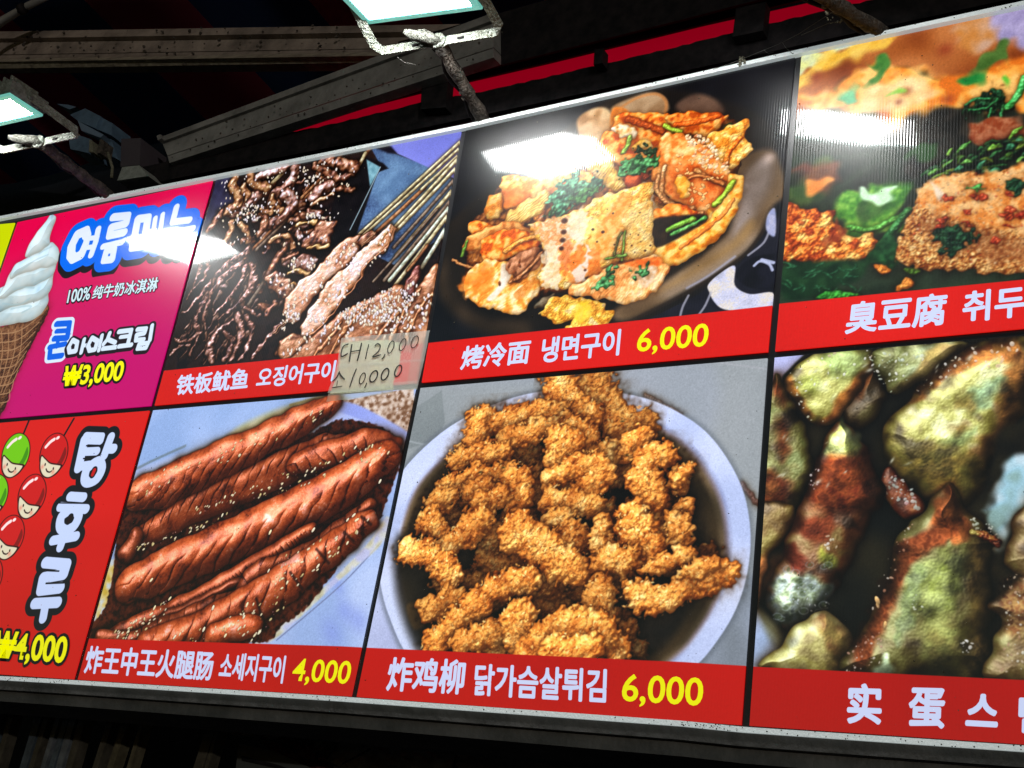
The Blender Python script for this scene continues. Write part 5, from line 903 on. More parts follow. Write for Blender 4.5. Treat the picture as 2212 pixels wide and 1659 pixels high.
# ---------------------------------------------------------------- materials
def print_mat(name, img, em):
    m = bpy.data.materials.new(name); m.use_nodes = True; n = m.node_tree; b = n.nodes['Principled BSDF']; L = n.links.new
    if isinstance(img, tuple):
        c = n.nodes.new('ShaderNodeRGB'); c.outputs[0].default_value = (*img, 1); out = c.outputs[0]
    else:
        t = n.nodes.new('ShaderNodeTexImage'); t.image = img; t.interpolation = 'Cubic'; t.extension = 'EXTEND'; out = t.outputs[0]
    mx = n.nodes.new('ShaderNodeMix'); mx.data_type = 'RGBA'; mx.blend_type = 'MULTIPLY'; mx.inputs[0].default_value = 1; mx.inputs[7].default_value = (.075, .075, .075, 1)
    L(out, mx.inputs[6]); L(mx.outputs[2], b.inputs['Base Color'])
    # backlight: tubes behind the sheet, a little uneven along it
    tc = n.nodes.new('ShaderNodeTexCoord'); nz = n.nodes.new('ShaderNodeTexNoise'); nz.inputs['Scale'].default_value = 1.6; nz.inputs['Detail'].default_value = 1
    L(tc.outputs['Object'], nz.inputs['Vector'])
    sep = n.nodes.new('ShaderNodeSeparateXYZ'); geo = n.nodes.new('ShaderNodeNewGeometry'); L(geo.outputs['Position'], sep.inputs[0])
    mr = n.nodes.new('ShaderNodeMapRange'); mr.inputs[1].default_value = BASE - .02; mr.inputs[2].default_value = BASE + .45; mr.inputs[3].default_value = .88; mr.inputs[4].default_value = 1.0; mr.interpolation_type = 'SMOOTHSTEP'
    L(sep.outputs[2], mr.inputs[0])
    m2 = n.nodes.new('ShaderNodeMapRange'); m2.inputs[3].default_value = em * .88; m2.inputs[4].default_value = em * 1.12; L(nz.outputs[0], m2.inputs[0])
    ml = n.nodes.new('ShaderNodeMath'); ml.operation = 'MULTIPLY'; L(mr.outputs[0], ml.inputs[0]); L(m2.outputs[0], ml.inputs[1])
    L(out, b.inputs['Emission Color']); L(ml.outputs[0], b.inputs['Emission Strength'])
    b.inputs['Roughness'].default_value = .30; b.inputs['Specular IOR Level'].default_value = .22
    b.inputs['Coat Weight'].default_value = 1; b.inputs['Coat Roughness'].default_value = .05; b.inputs['Coat IOR'].default_value = 1.47
    # fine ribbing of the film plus slack waves
    wv = n.nodes.new('ShaderNodeTexWave'); wv.wave_type = 'BANDS'; wv.bands_direction = 'X'; wv.inputs['Scale'].default_value = 62; wv.inputs['Distortion'].default_value = .4; wv.inputs['Detail'].default_value = 1
    L(geo.outputs['Position'], wv.inputs['Vector'])
    nb = n.nodes.new('ShaderNodeTexNoise'); nb.inputs['Scale'].default_value = 2.6; nb.inputs['Detail'].default_value = 2; L(geo.outputs['Position'], nb.inputs['Vector'])
    b1 = n.nodes.new('ShaderNodeBump'); b1.inputs['Strength'].default_value = .5; b1.inputs['Distance'].default_value = .00022; L(wv.outputs['Fac'], b1.inputs['Height'])
    b2 = n.nodes.new('ShaderNodeBump'); b2.inputs['Strength'].default_value = .5; b2.inputs['Distance'].default_value = .0005; L(nb.outputs[0], b2.inputs['Height']); L(b1.outputs[0], b2.inputs['Normal'])
    L(b2.outputs[0], b.inputs['Coat Normal']); L(b1.outputs[0], b.inputs['Normal'])
    return m
def s2l(c): return tuple((v / 255 / 12.92 if v / 255 <= .04045 else ((v / 255 + .055) / 1.055) ** 2.4) for v in c)
WHITE_T = print_mat('white_lettering', s2l((206, 216, 250)), PRINT_E)
YELLOW_T = print_mat('yellow_lettering', s2l((240, 238, 0)), PRINT_E)
PALE_T = print_mat('pale_lettering', s2l((206, 230, 240)), PRINT_E)
BLACK_T = print_mat('black_outline', s2l((20, 14, 18)), PRINT_E)
LIME_T = print_mat('lime_yellow_print', s2l((206, 220, 0)), PRINT_E)
ALU = node_mat('white_trim_added_glow', (.72, .76, .76), .45, 0, .4, 160, (300, .3), (.60, .63, .62))
_b = ALU.node_tree.nodes['Principled BSDF']; _b.inputs['Emission Color'].default_value = (.82, .92, .92, 1); _b.inputs['Emission Strength'].default_value = .34   # even glow added to brighten the trim
CASE = node_mat('grey_sheet_casing', (.11, .105, .10), .6, 0, .4, 9, (40, .5), (.05, .05, .048))
BACK = node_mat('black_backing', (.012, .012, .014), .3, 0, .5)
GRIME = node_mat('dust_and_insects', (.05, .045, .03), .95, 0, .1, 300, None, (.16, .15, .11))
DUST = node_mat('pale_dust', (.13, .12, .08), .95, 0, .1, 200, (500, .6), (.26, .25, .19))
FLUFF = node_mat('grey_fluff', (.05, .05, .042), .95, 0, .1, 160, (400, 1.0), (.17, .175, .15))
LAMPW = node_mat('cream_lamp_paint', (.25, .28, .24), .5, 0, .4, 70, (200, .8), (.10, .105, .08))
RUST = node_mat('rusty_pipe', (.10, .082, .066), .85, 0, .3, 55, (120, 1.0), (.03, .027, .024))
RIM = node_mat('green_glass_edge', (.10, .42, .38), .25, 0, .6)
_b = RIM.node_tree.nodes['Principled BSDF']; _b.inputs['Emission Color'].default_value = (.16, .50, .42, 1); _b.inputs['Emission Strength'].default_value = .8   # lamp light led through the glass
BEIGE = node_mat('dirty_beige_steel', (.32, .26, .22), .6, 0, .4, 9, (60, .3), (.13, .105, .09))
SILVER = node_mat('grey_aluminium', (.31, .30, .285), .5, .2, .4, 12, (60, .3), (.17, .165, .155))
BLACK = node_mat('black_rail_paint', (.006, .006, .007), .7, 0, .1, 40, None, (.018, .015, .016))
MAROON = node_mat('shaded_red_canvas', (.035, .004, .010), .8, 0, .2, 30, (90, .3), (.022, .003, .008))  # dim red put in for the red sheet where it lies in shade
BLUE = node_mat('blue_grey_motor_paint', (.10, .165, .24), .5, 0, .4, 30, (80, .2), (.06, .10, .15))
SLATE = node_mat('slate_beam_paint', (.055, .070, .080), .6, 0, .3, 16, (50, .3), (.035, .045, .052))
def fabric_mat():
    m = bpy.data.materials.new('striped_canopy'); m.use_nodes = True; n = m.node_tree; b = n.nodes['Principled BSDF']; L = n.links.new
    tc = n.nodes.new('ShaderNodeTexCoord'); wv = n.nodes.new('ShaderNodeTexWave'); wv.wave_type = 'BANDS'; wv.bands_direction = 'X'; wv.inputs['Scale'].default_value = .42; wv.inputs['Phase Offset'].default_value = 1.2
    L(tc.outputs['Object'], wv.inputs['Vector'])
    r = n.nodes.new('ShaderNodeValToRGB'); r.color_ramp.interpolation = 'CONSTANT'; r.color_ramp.elements[0].color = (.55, .06, .13, 1); r.color_ramp.elements[1].position = .5; r.color_ramp.elements[1].color = (.03, .08, .25, 1)
    L(wv.outputs['Fac'], r.inputs[0]); L(r.outputs[0], b.inputs['Base Color']); b.inputs['Roughness'].default_value = .85
    return m
CANVAS = fabric_mat()
def glow_mat(name, col, s):
    m = bpy.data.materials.new(name); m.use_nodes = True; b = m.node_tree.nodes['Principled BSDF']
    b.inputs['Base Color'].default_value = (*[min(1, c) for c in col], 1); b.inputs['Emission Color'].default_value = (*col, 1); b.inputs['Emission Strength'].default_value = s; b.inputs['Roughness'].default_value = .5
    return m
LED = glow_mat('lit_led_face', (1, 1, .985), LAMP_L)
REDGLOW = glow_mat('red_cloth_added_glow', (.36, .0, .012), .62)  # glow put in for lamplight on red cloth

# ---------------------------------------------------------------- surroundings
gx = 30
tag(mesh('ground', [(-gx, -gx, 0), (gx, -gx, 0), (gx, gx, 0), (-gx, gx, 0)], [[0, 1, 2, 3]], node_mat('night_asphalt', (.03, .03, .032), .8, 0, .3, 3, (30, .5), (.045, .045, .045))), kind='structure')
tag(mesh('back_wall', [(-6, .95, 0), (6, .95, 0), (6, .95, 5), (-6, .95, 5), (-6, 1.1, 0), (6, 1.1, 0), (6, 1.1, 5), (-6, 1.1, 5)], [[0, 1, 2, 3], [5, 4, 7, 6], [3, 2, 6, 7], [1, 0, 4, 5], [0, 3, 7, 4], [2, 1, 5, 6]], node_mat('dark_stall_wall', (.010, .011, .014), .8, 0, .2, 6, (30, .3), (.006, .007, .010))), kind='structure')
# canopy overhead: a sagging striped cloth
vs, fs = [], []
nx, ny = 40, 16
for j in range(ny + 1):
    for i in range(nx + 1):
        x = -5 + 9 * i / nx; yy = .9 - 3.2 * j / ny
        vs.append((x, yy, 4.27 - .13 * yy + .02 * math.sin(x * 5) - .03 * math.sin(math.pi * j / ny)))
top = len(vs); vs += [(v[0], v[1], v[2] + .004) for v in vs]
for j in range(ny):
    for i in range(nx):
        a = j * (nx + 1) + i; q = [a, a + 1, a + nx + 2, a + nx + 1]; fs.append(q[::-1]); fs.append([k + top for k in q])
tag(mesh('awning_canopy', vs, fs, CANVAS, None, True), 'dark maroon and navy striped canopy cloth stretched overhead above the sign', 'awning')

# the long beige beam of the awning, left of the middle lamp
bt = empty('awning_beam', Wd(300, 104, -.18), 'dirty beige steel beam crossing under the canopy above the left lamp', 'beam')
def band(name, ya, yb, za, zb, mat, par, x0=-420, x1=1075, ysl=-12 / 737.0, th=.03):
    A = [(x0, ya + ysl * x0, za), (x1, ya + ysl * x1, za), (x1, yb + ysl * x1, zb), (x0, yb + ysl * x0, zb)]
    f_ = [Wd(*a) for a in A]; n_ = (f_[1] - f_[0]).cross(f_[3] - f_[0]).normalized()
    if n_.dot(Vector(cam.location) - f_[0]) < 0: n_ = -n_
    b_ = [v - n_ * th for v in f_]
    return mesh(name, f_ + b_, [[0, 1, 2, 3], [7, 6, 5, 4], [0, 4, 5, 1], [1, 5, 6, 2], [2, 6, 7, 3], [3, 7, 4, 0]], mat, par)
band('upper_flange', 68, 83, -.20, -.19, BEIGE, bt, th=.06)
band('web', 84.5, 118, -.21, -.20, BEIGE, bt, th=.05)
band('lower_lip', 119.5, 133, -.20, -.19, BEIGE, bt, th=.05)
band('front_bead', 133.5, 148, -.17, -.19, node_mat('worn_beige_bead', (.34, .30, .23), .5, 0, .4, 30, (80, .5), (.18, .15, .12)), bt, th=.04)
clumps('dirt_specks', [Wd(random.Random(i).uniform(0, 760), random.Random(i * 3 + 1).uniform(66, 146) - random.Random(i).uniform(0, 760) * .0163 , -.186) for i in range(90)], (.002, .006), RUST, bt, 3)
cst = empty('canopy_strut', Wd(20, 40, -.1), 'dull grey strut crossing the top left corner under the canopy', 'strut')
tube('round_bar', [Wd(-40, 82, -.1), Wd(4, 46, -.1), Wd(50, 18, -.1), Wd(120, -16, -.1)], [.012, .014, .013, .012], SILVER, cst, 10, .08)
tube('cable_tie', [Wd(44, 22, -.09), Wd(52, 17, -.09)], .019, BLACK, cst, 10)
# the slanting aluminium rail
rt = empty('awning_rail', Wd(640, 225, -.12), 'grey aluminium awning rail slanting up to the middle lamp', 'rail')
def quad3(name, A, mat, par, th=.03):
    f_ = [Wd(*a) for a in A]; n_ = (f_[1] - f_[0]).cross(f_[3] - f_[0]).normalized()
    if n_.dot(Vector(cam.location) - f_[0]) < 0: n_ = -n_
    b_ = [v - n_ * th for v in f_]; return mesh(name, f_ + b_, [[0, 1, 2, 3], [7, 6, 5, 4], [0, 4, 5, 1], [1, 5, 6, 2], [2, 6, 7, 3], [3, 7, 4, 0]], mat, par)
quad3('top_flange', [(347, 296, -.10), (1066, 27, -.05), (1066, 43, -.05), (349, 306, -.10)], SILVER, rt)
quad3('web', [(350, 307.5, -.11), (1066, 45, -.06), (1066, 102, -.06), (362, 336, -.11)], SILVER, rt)
quad3('bottom_flange', [(362, 337.5, -.095), (1066, 104, -.045), (1066, 124, -.045), (366, 352, -.095)], SILVER, rt)
quad3('end_cap', [(338, 293, -.09), (347, 290, -.09), (349, 299, -.09), (341, 303, -.09)], SILVER, rt, .02)

clumps('dirt_specks', [Wd(x_, 352 - (x_ - 366) * .326 - random.Random(int(x_)).uniform(4, 52), -.035 - .055 * (1060 - x_) / 700) for x_ in range(372, 1040, 13)], (.0012, .0035), RUST, rt, 4)
# red fascia cloth behind the black rails, its lamplight put in as glow
rs = empty('red_fascia', Wd(1300, 140, -.2), 'red fascia cloth with an added glow showing between black rails above the sign', 'fascia')
quad3('added_glow_panel', [(600, 292 - 14, -.16), (1292, 122 - 14, -.16), (1292, 122 + 118, -.16), (600, 292 + 70, -.16)], REDGLOW, rs, .03)
quad3('added_glow_panel', [(1300, 106, -.16), (2400, -140, -.16), (2400, -20, -.16), (1300, 240, -.16)], REDGLOW, rs, .03)
fr = empty('rail_frame', Wd(1300, 170, -.12), 'black painted rails and posts in front of the red fascia', 'frame')
rr = random.Random(5)
def railpoly(name, up, lo, z, mat, par, th=.006, rag=0):     # up/lo: sighted edge points, left to right
    U = [(x, y) for x, y in up]; Lw = [(x, y) for x, y in lo]
    if rag:
        def dens(E):
            o = []
            for (xa, ya), (xb, yb) in zip(E[:-1], E[1:]):
                n = max(2, int(abs(xb - xa) / 14))
                for k in range(n): t = k / n; o.append((xa + (xb - xa) * t, ya + (yb - ya) * t + rr.uniform(-rag, rag)))
            return o + [E[-1]]
        U = dens(U)
    pts = [tuple(P(x, y, z)[:2]) for x, y in U + Lw[::-1]]
    return slab(name, pts, z - th, z, mat, par)
railpoly('lower_rail', [(300, 362), (540, 306), (611, 289), (686, 275), (911, 221), (1041, 198), (1179, 167), (1475, 98), (1590, 68), (1800, 19), (2400, -120)], [(300, 402), (540, 352), (737, 314), (1179, 219), (1475, 154), (1725, 98), (2400, -50)], -.11, BLACK, fr, rag=1.2)
railpoly('shaded_red_strip', [(300, 399), (540, 349), (737, 311), (1179, 216), (1475, 151), (1725, 95), (2400, -53)], [(300, 418), (540, 372), (600, 357), (737, 325.5), (1179, 232), (1475, 167), (1725, 111), (1970, 56), (2400, -42)], -.125, MAROON, fr)  # shade on the red sheet, built as a darker strip
railpoly('shaded_red_band', [(540, 270), (737, 196), (1179, 60), (1475, -20), (2400, -260)], [(540, 296), (611, 279.5), (686, 262), (737, 243), (913, 198), (1041, 168), (1179, 136), (1475, 63.5), (1590, 34.5), (1800, -18), (2400, -170)], -.12, MAROON, fr, rag=.8)
railpoly('top_rail', [(860, 90), (1179, 0), (1475, -90), (2400, -320)], [(860, 196), (1179, 116), (1475, 42), (1590, 12), (2400, -192)], -.09, BLACK, fr)
for a in (((911, 185), (968, 170), (962, 232), (908, 236)), ((1590, 18), (1655, 4), (1648, 66), (1582, 80)), ((1284, 108), (1303, 104), (1301, 136), (1282, 140))):
    slab('post', [tuple(P(x, y, -.08)[:2]) for x, y in a], -.105, -.08, BLACK, fr)

# blue motor of the awning, behind the left lamp
bm_ = empty('awning_motor', Wd(200, 290, -.1), 'blue grey awning motor and hinge behind the left lamp', 'motor')
def sl(name, pts, z0, z1, mat, par): return slab(name, [tuple(P(x, y, z1)[:2]) for x, y in pts], z0, z1, mat, par)
sl('cover_plate', [(151, 248), (184, 234), (217, 251), (206, 277), (170, 262)], -.16, -.08, BLUE, bm_)
sl('gearbox', [(218, 253), (243, 266), (240, 292), (208, 278)], -.16, -.09, BLUE, bm_)
sl('hinge_strap', [(168, 261), (224, 291), (216, 297), (176, 282)], -.10, -.06, node_mat('worn_blue_steel', (.16, .23, .32), .4, .2, .5), bm_)
sl('body', [(146, 285), (196, 300), (190, 330), (152, 322)], -.16, -.08, BLUE, bm_)
sl('side_arm', [(222, 305), (240, 300), (256, 345), (232, 332)], -.15, -.09, BLUE, bm_)
sl('clip', [(193, 302), (198, 303), (202, 329), (192, 328)], -.09, -.05, DUST, bm_); sl('clip', [(216, 300), (222, 302), (217, 331), (208, 331)], -.09, -.05, RUST, bm_)
sl('cap', [(122, 224), (148, 226), (165, 231), (150, 236)], -.16, -.1, BLUE, bm_)
sl('dark_post', [(262, 300), (304, 298), (302, 356), (260, 360)], -.2, -.1, node_mat('dull_purple_grey_steel', (.055, .045, .055), .7), bm_)
sl('foot_plate', [(253, 390), (264, 361), (301, 357), (320, 380)], -.14, -.05, node_mat('pale_grey_plate', (.30, .32, .29), .7, 0, .3, 60, (90, .4), (.2, .21, .19)), bm_)
tube('hook', [Wd(233, 330, -.05), Wd(243, 362, -.05), Wd(241, 384, -.05)], .004, DUST, bm_)

# ---------------------------------------------------------------- the sign box
TOPL = [(-700, 606), (0, 477), (463, 389), (1002, 282), (1475, 178), (1725, 122), (2212, 18), (2700, -84)]
BOTL = [(-700, 1424), (0, 1459), (163, 1468), (737, 1503), (1475, 1555), (1608, 1568), (2212, 1608), (2700, 1641)]
sign = empty('menu_sign', w3(0, 0, 0), 'long backlit menu sign box with rows of food photographs and prices', 'sign')
tp = [P(*q) for q in TOPL]; bp = [P(*q) for q in BOTL]
slab('backing_board', [(q[0], q[1] + .001) for q in tp] + [(q[0], q[1] - .001) for q in bp[::-1]], -.012, -.004, BACK, sign)
def strip(name, line, d0, d1, z0, z1, mat):
    pts = [(q[0], q[1] + d0) for q in line] + [(q[0], q[1] + d1) for q in line[::-1]]; return slab(name, pts, z0, z1, mat, sign)
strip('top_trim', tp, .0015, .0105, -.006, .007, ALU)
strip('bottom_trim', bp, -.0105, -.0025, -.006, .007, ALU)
strip('front_lip', bp, -.030, -.0108, -.010, .004, CASE)
strip('casing_underside', bp, -.052, -.0305, -.20, -.012, CASE)
strip('casing_top', tp, .0108, .016, -.10, -.002, BLACK)

# the prints: one sheet per menu item
def E_(p, dx=0, dy=0): return (p[0] + dx, p[1] + dy)
Gp = .0063
def at(x, y): q = P(x, y); return (q[0], q[1])
c1t, c1m, c1b = at(463, 389), at(328, 881), at(163, 1468)
c2t, c2m, c2b = at(1001, 282.5), at(904, 832), at(764, 1505)
c3t, c3m, c3b = at(1724, 122), at(1666, 765.5), at(1610, 1567)
c0t, c0m, c0b = (-1.445, c1t[1] - .003), (-1.445, c1m[1] + .002), (-1.445, c1b[1])
c4t, c4m, c4b = at(2700, -84), at(2700, 672), at(2700, 1641)
cLt, cLm, cLb = (-2.05, at(-700, 606)[1]), (-2.05, c1m[1]), (-2.05, at(-700, 1424)[1])
B1 = [(-700, 900), (358, 800), (727, 763), (927, 740), (1475, 681), (1665, 660), (1678, 656), (2212, 603), (2700, 552)]
B2 = [(-700, 1350), (190, 1379), (737, 1396), (792, 1399), (1475, 1430), (1606, 1438), (1625, 1439), (2212, 1468), (2700, 1493)]
def paint(name, fn, quad, banner=None, bcol=None):
    xs = [q[0] for q in quad]; ys = [q[1] for q in quad]; X0, X1, Y0, Y1 = min(xs) - .004, max(xs) + .004, min(ys) - .004, max(ys) + .004
    p = Pic(X0, X1, Y0, Y1, (0, 0, 0)); fn(p)
    if banner:
        up = [q for q in banner]; lo = [(q[0], q[1] + 260) for q in banner[::-1]]
        V = np.array(p.px(up + lo)); q = p.win(V, 2); sl_, X, Y = q
        d = sdpoly(X, Y, V); p.comp(sl_, d + .5, ramp(.5 + .12 * noise(X.shape, 200) + .05 * noise(X.shape, 3), [tuple(.93 * c for c in bcol), bcol, tuple(min(255, 1.05 * c) for c in bcol)]))
        # fly specks stuck to the film
        q = p.scatter([(x, y) for x, y in up] + lo, 26, False); p.stamps([tuple(v) for v in q], (1.4, 3.4), [(110, 40, 24), (90, 20, 16), (160, 90, 60)], al=.6, shadow=0)
    p.im = np.clip(p.im, 0, 1)
    img = bpy.data.images.new(name, p.w, p.h, alpha=False); a = np.ones((p.h, p.w, 4), np.float32); a[..., :3] = p.im[::-1]
    img.pixels.foreach_set(a.ravel()); img.update(); img.pack()
    return img, (X0, X1, Y0, Y1)
def panel(fn, quad, imgname, label, banner=None, bcol=None, mat=None):
    tl, tr, br, bl = quad; q = [(tl[0] + Gp, tl[1] - .001), (tr[0] - Gp, tr[1] - .001), (br[0] - Gp, br[1]), (bl[0] + Gp, bl[1])]
    if mat is None: img, (X0, X1, Y0, Y1) = paint(imgname, fn, q, banner, bcol); mat = print_mat(imgname, img, PRINT_E)
    else: X0, X1, Y0, Y1 = 0, 1, 0, 1
    vs = [w3(x, y, 0) for x, y in q] + [w3(x, y, -.003) for x, y in q]
    me = bpy.data.meshes.new('menu_panel'); me.from_pydata([tuple(v) for v in vs], [], [[3, 2, 1, 0], [4, 5, 6, 7], [0, 1, 5, 4], [1, 2, 6, 5], [2, 3, 7, 6], [3, 0, 4, 7]]); me.update()
    uv = me.uv_layers.new(name='print')
    for lp in me.loops: x, y = q[lp.vertex_index % 4]; uv.data[lp.index].uv = ((x - X0) / (X1 - X0), (y - Y0) / (Y1 - Y0))
    o = link('menu_panel', me, mat, sign); o['label'] = label; return o
def dn(p, d=.0055): return (p[0], p[1] - d)
def upq(p, d=.0055): return (p[0], p[1] + d)
RED1, RED2 = (212, 24, 16), (190, 18, 10)  # lower row's red darkened for the light falling off down the sign
PN = {}
PN['ice'] = panel(pic_ice, (c0t, c1t, upq(c1m), upq(c0m)), 'ice_cream_print', 'magenta panel with a soft ice cream cone')
PN['squid'] = panel(pic_squid, (c1t, c2t, upq(c2m), upq(c1m)), 'squid_print', 'panel with grilled squid skewers', B1, RED1)
PN['noodle'] = panel(pic_noodle, (c2t, c3t, upq(c3m), upq(c2m)), 'noodle_print', 'panel with rolled grilled cold noodles on a dark plate', B1, (216, 24, 18))
PN['tofu'] = panel(pic_tofu, (c3t, c4t, upq(c4m), upq(c3m)), 'tofu_print', 'panel with tofu, chilli and green herbs', B1, (216, 26, 20))
PN['tang'] = panel(pic_tang, (dn(c0m), dn(c1m), c1b, c0b), 'candied_fruit_print', 'red panel with smiling candied fruit')
PN['sausage'] = panel(pic_sausage, (dn(c1m), dn(c2m), c2b, c1b), 'sausage_print', 'panel with scored glazed sausages', B2, RED2)
PN['chicken'] = panel(pic_chicken, (dn(c2m), dn(c3m), c3b, c2b), 'chicken_print', 'panel with a bowl of crumbed chicken strips', B2, (192, 18, 12))
PN['egg'] = panel(pic_egg, (dn(c3m), dn(c4m), c4b, c3b), 'egg_print', 'panel with glazed green egg pieces', B2, (176, 16, 11))
panel(None, (cLt, c0t, upq(c0m), upq(cLm)), '', 'plain lime yellow panel', mat=LIME_T)
panel(None, (dn(cLm), dn(c0m), c0b, cLb), '', 'plain red panel', mat=print_mat('plain_red_print', s2l(RED2), PRINT_E))

# lettering, set in type and laid on the prints
def text_mesh(body, off, sp=1.0):
    cu = bpy.data.curves.new('type', 'FONT'); cu.body = body; cu.size = 1; cu.offset = off; cu.resolution_u = 4; cu.space_character = sp
    ob = bpy.data.objects.new('type', cu); COL.objects.link(ob); dg = bpy.context.evaluated_depsgraph_get(); dg.update()
    me = bpy.data.meshes.new_from_object(ob.evaluated_get(dg)); bpy.data.objects.remove(ob); bpy.data.curves.remove(cu)
    co = np.empty(len(me.vertices) * 3, np.float32); me.vertices.foreach_get('co', co); return me, co.reshape(-1, 3)
def embolden(me, co, rad, n=8):          # heavier strokes: the glyphs repeated a hair apart, stacked
    tri = [tuple(p.vertices) for p in me.polygons]; V = []; F = []; k = 0; rings = [(0, 0)]
    for i in range(n): rings.append((math.cos(6.2832 * i / n) * rad, math.sin(6.2832 * i / n) * rad))
    if rad > .045: rings += [(a * .5, b * .5) for a, b in rings[1:]]
    for dx, dy in rings:
        V.append(co[:, :2] + np.array([[dx, dy]], np.float32)); F += [tuple(i + k for i in t) for t in tri]; k += len(co)
    V = np.concatenate(V); m = bpy.data.meshes.new('type'); m.from_pydata([(a, b, 0) for a, b in V], [], F); lay = np.repeat(np.arange(len(rings)), len(co)).astype(np.float32)
    return m, np.concatenate([V, lay[:, None]], 1)
def lettering(body, BL, BR, TL, par, mat, off=.022, digit=False, outline=None, name='lettering', sp=1.0, z=.0006):
    cjk = any(ord(ch) > 0x2fff for ch in body)
    me, co = text_mesh(body, 0 if cjk else off, sp)
    src = (me, co)
    if cjk: me, co = embolden(me, co, off * 1.1)
    x0, x1 = co[:, 0].min(), co[:, 0].max(); y0, y1 = co[:, 1].min(), co[:, 1].max()
    if digit: m2, c2 = text_mesh('0', off); y0, y1 = c2[:, 1].min(), c2[:, 1].max(); bpy.data.meshes.remove(m2)
    a, b, c = [np.array(P(*q)[:2]) for q in (BL, BR, TL)]
    def place(me, co, zz):
        u = (co[:, 0] - x0) / (x1 - x0); v = (co[:, 1] - y0) / (y1 - y0)
        q = a + u[:, None] * (b - a) + v[:, None] * (c - a)
        me.vertices.foreach_set('co', np.stack([q[:, 0], -zz - co[:, 2] * 2.5e-5, q[:, 1] + BASE], 1).astype(np.float32).ravel()); me.update()
    if outline:
        mo, cc = embolden(*src, outline[0] * 1.1, 14); place(mo, cc, z); mo.name = 'outline'; link('outline', mo, outline[1], par); z += .0012
    place(me, co, z); me.name = name; me.materials.clear(); return link(name, me, mat, par)
def L01(x, y): return T(0, 1, (x, y))[0]
def L11(x, y): return T(1, 1, (x, y))[0]
def L21(x, y): return T(2, 1, (x, y))[0]
def L02(x, y): return T(0, 2, (x, y))[0]
def L12(x, y): return T(1, 2, (x, y))[0]
def L22(x, y): return T(2, 2, (x, y))[0]
HB = .026
lettering('铁板鱿鱼', L01(1135, 906), L01(1603, 862), L01(1158, 772), PN['squid'], WHITE_T, HB)
lettering('오징어구이', L01(1655, 858), L01(2160, 812), L01(1682, 726), PN['squid'], WHITE_T, HB)
lettering('烤冷面', L11(768, 742), L11(1213, 698), L11(792, 586), PN['noodle'], WHITE_T, HB)
lettering('냉면구이', L11(1290, 697), L11(1800, 645), L11(1310, 530), PN['noodle'], WHITE_T, HB)
lettering('6,000', L11(1910, 624), L21(160, 586), L11(1930, 476), PN['noodle'], YELLOW_T, .016, True, name='price')
lettering('臭豆腐', L21(1048, 510), L21(1702, 450), L21(1072, 302), PN['tofu'], WHITE_T, HB)
lettering('취두부', L21(1808, 436), L21(2440, 372), L21(1820, 234), PN['tofu'], WHITE_T, HB)
lettering('炸王中王火腿肠', L02(542, 1046), L02(1370, 1096), L02(574, 866), PN['sausage'], WHITE_T, HB)
lettering('소세지구이', L02(1413, 1084), L02(1832, 1114), L02(1442, 908), PN['sausage'], WHITE_T, HB)
lettering('4,000', L02(1886, 1094), L02(2260, 1117), L02(1916, 948), PN['sausage'], YELLOW_T, .016, True, name='price')
lettering('炸鸡柳', L12(288, 1160), L12(790, 1186), L12(316, 938), PN['chicken'], WHITE_T, HB)
lettering('닭가슴살튀김', L12(856, 1190), L12(1716, 1240), L12(872, 982), PN['chicken'], WHITE_T, HB)
lettering('6,000', L12(1814, 1226), L12(2340, 1260), L12(1830, 1048), PN['chicken'], YELLOW_T, .016, True, name='price')
lettering('实', L22(1062, 1372), L22(1288, 1382), L22(1072, 1108), PN['egg'], WHITE_T, .032)
lettering('蛋', L22(1458, 1398), L22(1698, 1408), L22(1470, 1136), PN['egg'], WHITE_T, .032)
lettering('스', L22(1830, 1386), L22(2042, 1398), L22(1846, 1174), PN['egg'], WHITE_T, .032)
lettering('단', L22(2172, 1432), L22(2400, 1446), L22(2180, 1182), PN['egg'], WHITE_T, .032)
lettering('₩4,000', L02(-50, 944), L02(420, 984), L02(-14, 776), PN['tang'], YELLOW_T, .03, True, (.085, BLACK_T), name='price')
lettering('₩3,000', L01(398, 850), L01(790, 810), L01(428, 722), PN['ice'], YELLOW_T, .03, True, (.085, BLACK_T), name='price')
lettering('100%', L01(435, 308), L01(582, 284), L01(452, 222), PN['ice'], PALE_T, .02, False, (.08, BLACK_T))
lettering('纯牛奶冰淇淋', L01(595, 286), L01(1016, 230), L01(618, 196), PN['ice'], PALE_T, .02, False, (.07, BLACK_T))

